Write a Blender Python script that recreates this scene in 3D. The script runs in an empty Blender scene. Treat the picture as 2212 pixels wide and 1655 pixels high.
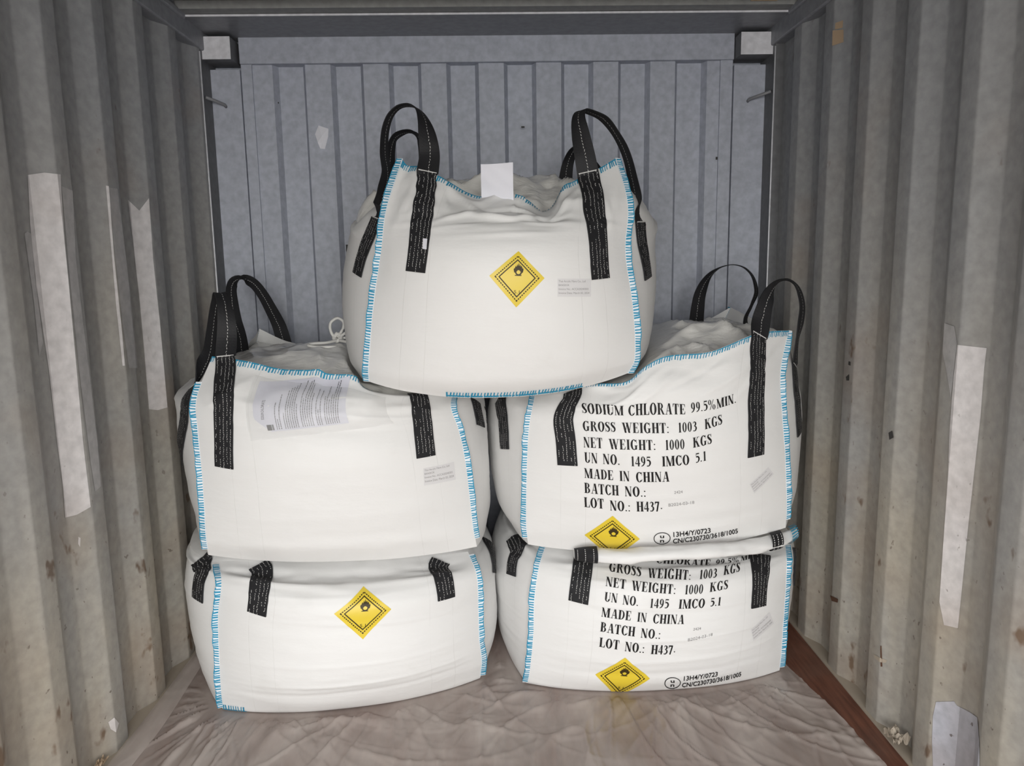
import bpy, bmesh, math, random
import numpy as np
from mathutils import Matrix, Vector
from mathutils.bvhtree import BVHTree

SC = bpy.context.scene
COL = SC.collection
rnd = random.Random(7)

# ------------------------------------------------------------------ camera (phone at head height in the container doorway)
cam_data = bpy.data.cameras.new('camera')
cam_data.sensor_fit = 'HORIZONTAL'; cam_data.sensor_width = 36.0
cam_data.lens = 26.811
cam_data.clip_start = 0.02
cam = bpy.data.objects.new('camera', cam_data); COL.objects.link(cam)
right = Vector((0.99952865, -0.02652187, -0.01546186))
down = Vector((-0.01940776, -0.1556507, -0.98762149))
fwd = Vector((0.02378692, 0.98745605, -0.15609206))
M = Matrix((right, -down, -fwd)).transposed().to_4x4()
M.translation = Vector((-0.011, 0.0, 1.4467))
cam.matrix_world = M
SC.camera = cam

# ------------------------------------------------------------------ daylight through the open doors, exposure
SC.view_settings.view_transform = 'Standard'
SC.view_settings.look = 'None'
SC.view_settings.gamma = 1.0
SC.view_settings.use_curve_mapping = False
SC.view_settings.exposure = 0.12
SC.cycles.use_denoising = True
SC.cycles.max_bounces = 9
SC.cycles.diffuse_bounces = 5
SC.cycles.glossy_bounces = 3
SC.cycles.transparent_max_bounces = 12

DOOR_Y = -1.5                       # the open end of the container, behind the photographer
W2 = 1.17                            # half of the clear width
world = bpy.data.worlds.new('daylight'); SC.world = world
world.use_nodes = True
wn = world.node_tree.nodes; wl = world.node_tree.links; wn.clear()
wo = wn.new('ShaderNodeOutputWorld'); wb = wn.new('ShaderNodeBackground')
tc = wn.new('ShaderNodeTexCoord'); sx = wn.new('ShaderNodeSeparateXYZ'); mr = wn.new('ShaderNodeMapRange')
cr_ = wn.new('ShaderNodeValToRGB')
mr.inputs['From Min'].default_value = -0.05; mr.inputs['From Max'].default_value = 0.75
cr_.color_ramp.elements[0].color = (0.94, 0.92, 0.87, 1); cr_.color_ramp.elements[1].color = (0.82, 0.86, 0.92, 1)
wb.inputs['Strength'].default_value = 9.6
wl.new(tc.outputs['Generated'], sx.inputs[0]); wl.new(sx.outputs['Z'], mr.inputs['Value'])
wl.new(mr.outputs[0], cr_.inputs[0]); wl.new(cr_.outputs[0], wb.inputs['Color']); wl.new(wb.outputs[0], wo.inputs[0])

portal = bpy.data.lights.new('doorway_daylight', 'AREA')   # light portal: only guides sampling of the sky in the doorway
portal.shape = 'RECTANGLE'; portal.size = 2.34; portal.size_y = 2.36
portal.cycles.is_portal = True
po = bpy.data.objects.new('doorway_daylight', portal); COL.objects.link(po)
po.location = (0, DOOR_Y - .02, 1.19); po.rotation_euler = (math.radians(90), 0, 0)



# ---- bag geometry (numpy) : goes verbatim into scene.py
def hermite(xk, yk, x):
    xk = np.asarray(xk, float); yk = np.asarray(yk, float); x = np.asarray(x, float)
    m = np.zeros_like(yk); n = len(xk)
    for i in range(n):
        a, b = max(i - 1, 0), min(i + 1, n - 1)
        m[i] = (yk[b] - yk[a]) / (xk[b] - xk[a])
    j = np.clip(np.searchsorted(xk, x, side='right') - 1, 0, n - 2)
    h = xk[j + 1] - xk[j]; t = (x - xk[j]) / h
    if yk.ndim > 1:
        t = t[..., None]; h = h[..., None]
    return ((2*t**3 - 3*t**2 + 1) * yk[j] + (t**3 - 2*t**2 + t) * h * m[j]
            + (-2*t**3 + 3*t**2) * yk[j + 1] + (t**3 - t**2) * h * m[j + 1])


def vnoise(x, y, seed=0):
    """smooth value noise in -1..1 on arrays"""
    def hsh(i, j):
        n = (i * 374761393 + j * 668265263 + seed * 974634777) & 0xFFFFFFFF
        n = ((n ^ (n >> 13)) * 1274126177) & 0xFFFFFFFF
        return ((n ^ (n >> 16)) & 0xFFFF) / 32767.5 - 1.0
    x, y = np.broadcast_arrays(np.asarray(x, float), np.asarray(y, float))
    i = np.floor(x).astype(np.int64); j = np.floor(y).astype(np.int64)
    fx = x - i; fy = y - j
    fx = fx*fx*fx*(fx*(fx*6 - 15) + 10); fy = fy*fy*fy*(fy*(fy*6 - 15) + 10)
    a = hsh(i, j)*(1 - fx) + hsh(i + 1, j)*fx
    b = hsh(i, j + 1)*(1 - fx) + hsh(i + 1, j + 1)*fx
    return a*(1 - fy) + b*fy


def fbm(x, y, seed=0, octaves=4):
    s = 0; a = 1.0
    for o in range(octaves):
        s = s + a * vnoise(x * 2**o + 17.3*o, y * 2**o - 9.1*o, seed + o); a *= .5
    return s


def ridge(x, y, seed=0):
    return 1 - np.abs(vnoise(x, y, seed)) * 2


VK = (0, .07, .3, .55, .8, 1)          # height keys of a bag panel: base edge .. rim
NU, NV = 72, 96


class BagShape:
    """Four sewn panels between four corner seams; panel 0 front, 1 right, 2 rear, 3 left."""

    def __init__(self, s):
        self.s = s
        v = np.linspace(0, 1, NV + 1)
        u = np.linspace(0, 1, NU + 1)
        cor = [hermite(VK, np.array(s[k]), v) for k in ('FL', 'FR', 'BR', 'BL')]
        self.cor = cor
        self.g = []
        cen = sum(cor) / 4
        for k in range(4):
            a, b = cor[k], cor[(k + 1) % 4]
            d = b - a
            nrm = np.stack([d[:, 1], -d[:, 0], 0*d[:, 0]], 1)
            nrm /= np.linalg.norm(nrm, axis=1)[:, None]
            bul = hermite(VK, s['bulge'][k], v)
            dz = hermite(VK, s['dz'][k], v)
            n_ = s.get('n', 2.3)
            sh = 1 - np.abs(2*u**s.get('skew', {}).get(k, 1) - 1)**n_
            P = (a[:, None, :] * (1 - u)[None, :, None] + b[:, None, :] * u[None, :, None])
            P = P + nrm[:, None, :] * (bul[:, None] * sh[None, :])[..., None]
            P[..., 2] += dz[:, None] * sh[None, :]
            rim = s['rim'].get(k)
            if rim is not None:
                rim = np.array(rim)
                w = np.clip((v - .62) / .38, 0, 1)**1.6
                P[..., 2] += w[:, None] * hermite(rim[:, 0], rim[:, 1], u)[None, :]
                P = P + nrm[:, None, :] * (w[:, None] * hermite(rim[:, 0], rim[:, 2], u)[None, :])[..., None]
            # creases in the woven cloth
            win = np.clip(np.minimum(u, 1 - u) * 9, 0, 1)[None, :]
            U, V = np.meshgrid(u, v)
            sd = s['seed'] + 31*k
            w1, w2, w3 = s['wr']
            e = w1 * vnoise(U*2.2 + .25*V, V*17 + 1.2*U, sd) * (.35 + np.clip(1 - V*3, 0, 1) + .6*np.clip((V - .6)*3, 0, 1))
            e += .35*w1 * vnoise(U*9 + V*5, V*31, sd + 3)
            top = np.clip((V - .66) / .34, 0, 1)
            e += w2 * top * (fbm(U*5.5 + V*2, V*5 - U*2, sd + 5, 3))
            e += w2 * .7 * top * (ridge(U*6 - V*4, V*6 + U*3, sd + 8) - .3)
            fold = np.exp(-((V - .86 - .03*vnoise(U*4, 0*U, sd + 9)) / .018)**2) - np.exp(-((V - .905 - .03*vnoise(U*4 + 3, 0*U, sd + 9)) / .018)**2)
            e += w3 * fold * (.6 + .6*vnoise(U*5, 0*U + 3, sd + 2))
            for fu, fv, lu, lv, tilt, amp in s.get('folds', {}).get(k, ()):
                e += amp * np.exp(-((V - fv - tilt*(U - fu)) / lv)**2) * np.exp(-((U - fu) / lu)**2)
            Nn = self.normals(P)
            P = P + Nn * (e * win)[..., None]
            self.g.append(P)

    @staticmethod
    def normals(P):
        du = np.gradient(P, axis=1); dv = np.gradient(P, axis=0)
        n = np.cross(du, dv)
        return n / (np.linalg.norm(n, axis=2)[..., None] + 1e-12)

    def at(self, k, u, v):
        """point and outward normal on panel k"""
        P = self.g[k]
        x = np.clip(np.asarray(u, float), 0, 1) * NU; y = np.clip(np.asarray(v, float), 0, 1) * NV
        i = np.clip(x.astype(int), 0, NU - 1); j = np.clip(y.astype(int), 0, NV - 1)
        fx = (x - i)[..., None]; fy = (y - j)[..., None]
        p = (P[j, i]*(1 - fx)*(1 - fy) + P[j, i + 1]*fx*(1 - fy) + P[j + 1, i]*(1 - fx)*fy + P[j + 1, i + 1]*fx*fy)
        if not hasattr(self, 'nn'):
            self.nn = [self.normals(q) for q in self.g]
        N = self.nn[k]
        n = (N[j, i]*(1 - fx)*(1 - fy) + N[j, i + 1]*fx*(1 - fy) + N[j + 1, i]*(1 - fx)*fy + N[j + 1, i + 1]*fx*fy)
        n = n / np.linalg.norm(n, axis=-1)[..., None]
        return p, n

# ------------------------------------------------------------------ shapes, decals and patches unprojected from image pixels (metres, panel fractions)
BAGS = {'B1': {'BL': [(-1.056, 3.175, -0.0006), (-1.0494, 3.2, 0.0723), (-1.0391, 3.2, 0.1965), (-1.0317, 3.2, 0.3542), (-1.017, 3.19, 0.4611),
               (-1.0562, 3.2, 0.4965)],
        'BR': [(-0.2097, 3.29, 0.0012), (-0.2011, 3.3, 0.0789), (-0.2066, 3.3, 0.1786), (-0.2072, 3.3, 0.2962), (-0.2111, 3.29, 0.4079),
               (-0.2421, 3.29, 0.4562)],
        'FL': [(-0.926, 2.345, -0.0006), (-0.9194, 2.32, 0.0723), (-0.9091, 2.3, 0.1965), (-0.9017, 2.3, 0.3542), (-0.887, 2.31, 0.4611),
               (-0.9262, 2.4, 0.4965)],
        'FR': [(-0.0797, 2.49, 0.0012), (-0.0711, 2.46, 0.0789), (-0.0766, 2.44, 0.1786), (-0.0772, 2.44, 0.2962), (-0.0811, 2.45, 0.4079),
               (-0.1121, 2.53, 0.4562)],
        'bulge': [[0.085, 0.12, 0.15, 0.155, 0.14, 0.06], [0.075, 0.1, 0.12, 0.12, 0.1, 0.05], [0.06, 0.08, 0.1, 0.1, 0.06, 0.02],
                  [0.08, 0.11, 0.14, 0.16, 0.165, 0.14]],
        'dz': [[-0.0, 0, 0, 0, 0, 0.012], [0, 0, 0, 0, 0, 0], [0, 0, 0, 0, 0, 0], [0, 0, 0, 0, 0, 0]],
        'folds': {0: [(0.5, 0.92, 0.6, 0.022, 0.0, -0.009), (0.45, 0.86, 0.5, 0.015, 0.02, 0.005), (0.25, 0.9, 0.1, 0.015, 0.25, 0.005),
                      (0.75, 0.91, 0.12, 0.014, -0.2, 0.005), (0.3, 0.78, 0.3, 0.012, 0.06, 0.0025), (0.6, 0.6, 0.4, 0.012, -0.03, 0.002),
                      (0.5, 0.35, 0.4, 0.012, 0.03, 0.002), (0.45, 0.12, 0.5, 0.018, 0.0, -0.003), (0.5, 0.2, 0.45, 0.014, 0.02, 0.0022)],
                  3: [(0.5, 0.92, 0.6, 0.022, 0.0, -0.009), (0.45, 0.86, 0.5, 0.015, 0.02, 0.005), (0.25, 0.9, 0.1, 0.015, 0.25, 0.005),
                      (0.75, 0.91, 0.12, 0.014, -0.2, 0.005), (0.3, 0.78, 0.3, 0.012, 0.06, 0.0025), (0.6, 0.6, 0.4, 0.012, -0.03, 0.002),
                      (0.5, 0.35, 0.4, 0.012, 0.03, 0.002), (0.45, 0.12, 0.5, 0.018, 0.0, -0.003), (0.5, 0.2, 0.45, 0.014, 0.02, 0.0022)]},
        'lid': 0.025,
        'n': 2.3,
        'rim': {},
        'seed': 37,
        'skew': {3: 1.5},
        'wr': (0.0016, 0.004, 0.006)},
 'B2': {'BL': [(0.0515, 3.28, -0.0031), (0.0609, 3.29, 0.0599), (0.0742, 3.29, 0.2056), (0.0786, 3.29, 0.3216), (0.0965, 3.29, 0.4354),
               (0.1305, 3.33, 0.4829)],
        'BR': [(0.9613, 3.315, 0.0032), (0.9555, 3.32, 0.0768), (0.9504, 3.32, 0.2161), (0.9527, 3.32, 0.3172), (0.9571, 3.31, 0.4213),
               (0.9893, 3.35, 0.4571)],
        'FL': [(0.0815, 2.45, -0.0031), (0.0909, 2.43, 0.0599), (0.1042, 2.41, 0.2056), (0.1086, 2.41, 0.3216), (0.1265, 2.43, 0.4354),
               (0.1605, 2.53, 0.4829)],
        'FR': [(0.9813, 2.485, 0.0032), (0.9755, 2.46, 0.0768), (0.9704, 2.44, 0.2161), (0.9727, 2.44, 0.3172), (0.9771, 2.45, 0.4213),
               (1.0093, 2.55, 0.4571)],
        'bulge': [[0.085, 0.115, 0.14, 0.145, 0.13, 0.05], [0.09, 0.12, 0.145, 0.15, 0.135, 0.06], [0.06, 0.08, 0.1, 0.1, 0.06, 0.02],
                  [0.06, 0.09, 0.115, 0.13, 0.11, 0.06]],
        'dz': [[-0.0, 0, 0, 0, 0, 0.0], [0, 0, 0, 0, 0, 0], [0, 0, 0, 0, 0, 0], [0, 0, 0, 0, 0, 0]],
        'folds': {0: [(0.45, 0.86, 0.5, 0.015, 0.02, 0.005), (0.25, 0.9, 0.1, 0.015, 0.25, 0.005), (0.75, 0.91, 0.12, 0.014, -0.2, 0.005),
                      (0.3, 0.78, 0.3, 0.012, 0.06, 0.0025), (0.6, 0.6, 0.4, 0.012, -0.03, 0.002), (0.5, 0.35, 0.4, 0.012, 0.03, 0.002),
                      (0.45, 0.12, 0.5, 0.018, 0.0, -0.003), (0.5, 0.2, 0.45, 0.014, 0.02, 0.0022)],
                  3: [(0.5, 0.92, 0.6, 0.022, 0.0, -0.009), (0.45, 0.86, 0.5, 0.015, 0.02, 0.005), (0.25, 0.9, 0.1, 0.015, 0.25, 0.005),
                      (0.75, 0.91, 0.12, 0.014, -0.2, 0.005), (0.3, 0.78, 0.3, 0.012, 0.06, 0.0025), (0.6, 0.6, 0.4, 0.012, -0.03, 0.002),
                      (0.5, 0.35, 0.4, 0.012, 0.03, 0.002), (0.45, 0.12, 0.5, 0.018, 0.0, -0.003), (0.5, 0.2, 0.45, 0.014, 0.02, 0.0022)]},
        'lid': 0.025,
        'n': 2.3,
        'rim': {},
        'seed': 53,
        'wr': (0.0016, 0.004, 0.004)},
 'M1': {'BL': [(-1.0231, 3.17, 0.5489), (-1.0147, 3.17, 0.6089), (-1.0043, 3.17, 0.8107), (-1.0096, 3.18, 0.9511), (-1.0169, 3.19, 1.0541),
               (-0.9829, 3.2, 1.1903)],
        'BR': [(-0.1886, 3.27, 0.5085), (-0.1973, 3.26, 0.5823), (-0.2144, 3.26, 0.7933), (-0.2356, 3.27, 0.9141), (-0.2599, 3.27, 1.0368),
               (-0.2743, 3.28, 1.0931)],
        'FL': [(-0.9231, 2.32, 0.5489), (-0.9147, 2.29, 0.6089), (-0.9043, 2.27, 0.8107), (-0.9096, 2.28, 0.9511), (-0.9169, 2.31, 1.0541),
               (-0.8929, 2.4, 1.1703)],
        'FR': [(-0.0786, 2.44, 0.5085), (-0.0873, 2.42, 0.5823), (-0.1044, 2.4, 0.7933), (-0.1256, 2.41, 0.9141), (-0.1499, 2.43, 0.9868),
               (-0.1443, 2.52, 1.0231)],
        'bulge': [[0.07, 0.1, 0.135, 0.145, 0.1, 0.0], [0.07, 0.1, 0.13, 0.14, 0.115, 0.02], [0.06, 0.08, 0.1, 0.1, 0.06, 0],
                  [0.07, 0.105, 0.145, 0.155, 0.125, 0]],
        'dz': [[-0.008, 0, 0, 0, 0, 0], [0, 0, 0, 0, 0, 0], [0, 0, 0, 0, 0, 0], [0, 0, 0, 0, 0, -0.02]],
        'folds': {0: [(0.12, 0.84, 0.07, 0.02, 1.2, 0.006), (0.3, 0.8, 0.2, 0.02, -0.1, 0.004), (0.55, 0.86, 0.1, 0.016, 0.2, 0.005),
                      (0.6, 0.75, 0.25, 0.015, -0.08, 0.003), (0.04, 0.8, 0.04, 0.02, -1.5, 0.006), (0.5, 0.1, 0.5, 0.02, 0, -0.0025),
                      (0.4, 0.17, 0.5, 0.015, 0.03, 0.0015)],
                  3: [(0.12, 0.84, 0.07, 0.02, 1.2, 0.006), (0.3, 0.8, 0.2, 0.02, -0.1, 0.004), (0.55, 0.86, 0.1, 0.016, 0.2, 0.005),
                      (0.6, 0.75, 0.25, 0.015, -0.08, 0.003), (0.04, 0.8, 0.04, 0.02, -1.5, 0.006), (0.5, 0.1, 0.5, 0.02, 0, -0.0025),
                      (0.4, 0.17, 0.5, 0.015, 0.03, 0.0015)]},
        'n': 2.3,
        'rim': {0: [(0, 0, 0), (0.0987, 0.0121, 0.0525), (0.154, 0.0162, 0.0795), (0.2947, 0.0118, 0.1067), (0.3843, 0.0208, 0.1176),
                    (0.4431, 0.0301, 0.1247), (0.4606, 0.0209, 0.1269), (0.5759, 0.0261, 0.1409), (0.6554, 0.0078, 0.1505), (0.7703, 0.0048, 0.1139),
                    (0.8896, 0.0018, 0.0676), (1, 0, 0)],
                1: [(0, 0, 0), (0.5, 0.03, 0.06), (1, 0, 0)],
                2: [(0, 0, 0), (0.15, -0.04, 0.03), (0.5, -0.07, 0.05), (0.85, -0.045, 0.03), (1, 0, 0)],
                3: [(0, 0, 0), (0.15, -0.04, 0.02), (0.5, -0.07, 0.08), (0.85, -0.06, 0.04), (1, 0, 0)]},
        'seed': 11,
        'under': -0.0,
        'wr': (0.0016, 0.008, 0.0)},
 'M2': {'BL': [(0.0937, 3.27, 0.5122), (0.0859, 3.26, 0.5779), (0.089, 3.26, 0.7796), (0.0971, 3.27, 0.9094), (0.1094, 3.27, 1.0138),
               (0.147, 3.28, 1.0977)],
        'BR': [(0.9932, 3.27, 0.5489), (0.9873, 3.26, 0.6206), (0.9676, 3.26, 0.8008), (0.9507, 3.26, 0.9553), (0.9484, 3.26, 1.0887),
               (1.0123, 3.26, 1.2417)],
        'FL': [(0.0937, 2.44, 0.5122), (0.0859, 2.42, 0.5779), (0.089, 2.4, 0.7796), (0.0971, 2.41, 0.9094), (0.1094, 2.43, 0.9738),
               (0.127, 2.52, 1.0177)],
        'FR': [(0.9632, 2.44, 0.5489), (0.9573, 2.42, 0.6206), (0.9376, 2.4, 0.8008), (0.9207, 2.4, 0.9553), (0.9184, 2.42, 1.0887),
               (0.9623, 2.48, 1.2117)],
        'bulge': [[0.07, 0.1, 0.135, 0.145, 0.1, 0.0], [0.09, 0.125, 0.16, 0.175, 0.135, 0.02], [0.06, 0.08, 0.1, 0.1, 0.06, 0],
                  [0.06, 0.095, 0.125, 0.13, 0.1, 0]],
        'dz': [[-0.02, -0.01, 0, 0, 0, 0], [0, 0, 0, 0, 0, 0], [0, 0, 0, 0, 0, 0], [0, 0, 0, 0, 0, 0]],
        'folds': {0: [(0.35, 0.84, 0.1, 0.016, 0.8, 0.006), (0.48, 0.86, 0.08, 0.014, 1.3, 0.005), (0.6, 0.88, 0.1, 0.014, 0.6, -0.005),
                      (0.75, 0.82, 0.12, 0.016, 0.5, 0.004), (0.88, 0.84, 0.08, 0.016, 1.5, 0.005), (0.25, 0.8, 0.1, 0.016, 0.1, 0.004),
                      (0.7, 0.1, 0.3, 0.02, 0.05, -0.003), (0.3, 0.2, 0.4, 0.015, 0.02, 0.002)]},
        'n': 2.3,
        'rim': {0: [(0, 0, 0), (0.0802, 0.0101, 0.0368), (0.1814, 0.0062, 0.1129), (0.3165, -0.0111, 0.1675), (0.3563, -0.0063, 0.1759),
                    (0.4023, 0.0246, 0.1841), (0.4788, 0.0431, 0.1811), (0.6408, 0.0209, 0.1646), (0.7239, 0.0258, 0.1412), (0.8098, 0.0325, 0.1077),
                    (0.9002, 0.0232, 0.0641), (1, 0, 0)],
                1: [(0, 0, 0), (0.5, -0.07, 0.08), (1, 0, 0)],
                2: [(0, 0, 0), (0.12, -0.04, 0.03), (0.5, -0.07, 0.05), (0.85, -0.05, 0.03), (1, 0, 0)],
                3: [(0, 0, 0), (0.5, 0.02, 0.06), (1, 0, 0)]},
        'seed': 23,
        'under': 0.0,
        'wr': (0.0016, 0.008, 0.0)},
 'T': {'BL': [(-0.3765, 3.13, 1.0921), (-0.3711, 3.14, 1.1378), (-0.346, 3.14, 1.3203), (-0.3173, 3.13, 1.4825), (-0.2712, 3.07, 1.6417),
              (-0.2191, 3.0, 1.7354)],
       'BR': [(0.3959, 3.13, 1.1025), (0.4115, 3.14, 1.1508), (0.4006, 3.14, 1.3071), (0.3788, 3.13, 1.4715), (0.3634, 3.08, 1.6361),
              (0.3024, 3.02, 1.7415)],
       'FL': [(-0.3965, 2.33, 1.0921), (-0.3911, 2.3, 1.1378), (-0.366, 2.28, 1.3203), (-0.3373, 2.29, 1.4825), (-0.3212, 2.33, 1.6117),
              (-0.2791, 2.42, 1.7654)],
       'FR': [(0.4059, 2.33, 1.1025), (0.4215, 2.3, 1.1508), (0.4106, 2.28, 1.3071), (0.3888, 2.29, 1.4715), (0.4034, 2.34, 1.6161),
              (0.3824, 2.44, 1.7615)],
       'bulge': [[0.1, 0.125, 0.15, 0.155, 0.085, 0.0], [0.06, 0.1, 0.14, 0.165, 0.135, 0.0], [0.06, 0.1, 0.13, 0.13, 0.08, 0.0],
                 [0.08, 0.125, 0.165, 0.175, 0.145, 0.0]],
       'dz': [[-0.045, -0.03, -0.01, 0, 0, 0], [-0.01, 0, 0, 0, 0, 0], [0, 0, 0, 0, 0, 0], [-0.01, 0, 0, 0, 0, 0]],
       'folds': {0: [(0.42, 0.8, 0.1, 0.022, -0.25, 0.01), (0.5, 0.755, 0.13, 0.02, 0.15, -0.008), (0.58, 0.82, 0.07, 0.018, 0.5, 0.009),
                     (0.47, 0.86, 0.08, 0.016, 0.1, -0.009), (0.66, 0.8, 0.1, 0.02, -0.5, -0.007), (0.3, 0.8, 0.09, 0.018, 0.6, 0.007),
                     (0.36, 0.865, 0.06, 0.015, -0.9, 0.007), (0.72, 0.87, 0.06, 0.015, 1.0, 0.008), (0.55, 0.885, 0.05, 0.013, -0.3, 0.007),
                     (0.62, 0.74, 0.14, 0.016, -0.2, 0.005), (0.38, 0.73, 0.14, 0.016, 0.25, 0.004), (0.12, 0.72, 0.1, 0.018, 0.1, 0.004),
                     (0.9, 0.7, 0.08, 0.016, -0.2, 0.005), (0.93, 0.88, 0.04, 0.02, 2.0, 0.006), (0.05, 0.86, 0.04, 0.02, -2.5, 0.005),
                     (0.07, 0.82, 0.035, 0.06, 5, 0.007), (0.135, 0.9, 0.03, 0.05, -5, 0.006), (0.9, 0.82, 0.03, 0.06, -5, 0.007),
                     (0.955, 0.86, 0.02, 0.06, 5, 0.006), (0.22, 0.9, 0.04, 0.03, -2, 0.006), (0.8, 0.9, 0.04, 0.03, 2, 0.006),
                     (0.52, 0.93, 0.03, 0.02, 3, 0.005), (0.5, 0.64, 0.2, 0.014, 0.05, 0.003)],
                 1: [(0.5, 0.8, 0.2, 0.03, 0.6, 0.012), (0.4, 0.88, 0.15, 0.02, -0.8, 0.01)],
                 3: [(0.6, 0.8, 0.2, 0.03, -0.6, 0.012)]},
       'n': 2.3,
       'rim': {0: [(0, 0, 0), (0.0182, -0.0179, 0.0004), (0.0816, -0.0274, 0.0216), (0.1586, -0.0543, 0.0532), (0.254, -0.0896, 0.0651),
                   (0.3727, -0.1128, 0.0775), (0.51, -0.1251, 0.0902), (0.5926, -0.1492, 0.0819), (0.6424, -0.1596, 0.0729), (0.6787, -0.142, 0.0736),
                   (0.7508, -0.0777, 0.055), (0.817, -0.058, 0.0364), (0.9057, -0.0382, 0.0181), (1, 0, 0)],
               1: [(0, 0, 0), (0.5, -0.13, 0.05), (1, 0, 0)],
               2: [(0, 0, 0), (0.15, -0.06, 0), (0.5, -0.1, 0.02), (0.85, -0.05, 0), (1, 0, 0)],
               3: [(0, 0, 0), (0.5, -0.14, 0.05), (0.85, -0.08, 0.03), (1, 0, 0)]},
       'seed': 3,
       'under': -0.01,
       'wr': (0.0016, 0.011, 0.0)}}
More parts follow.
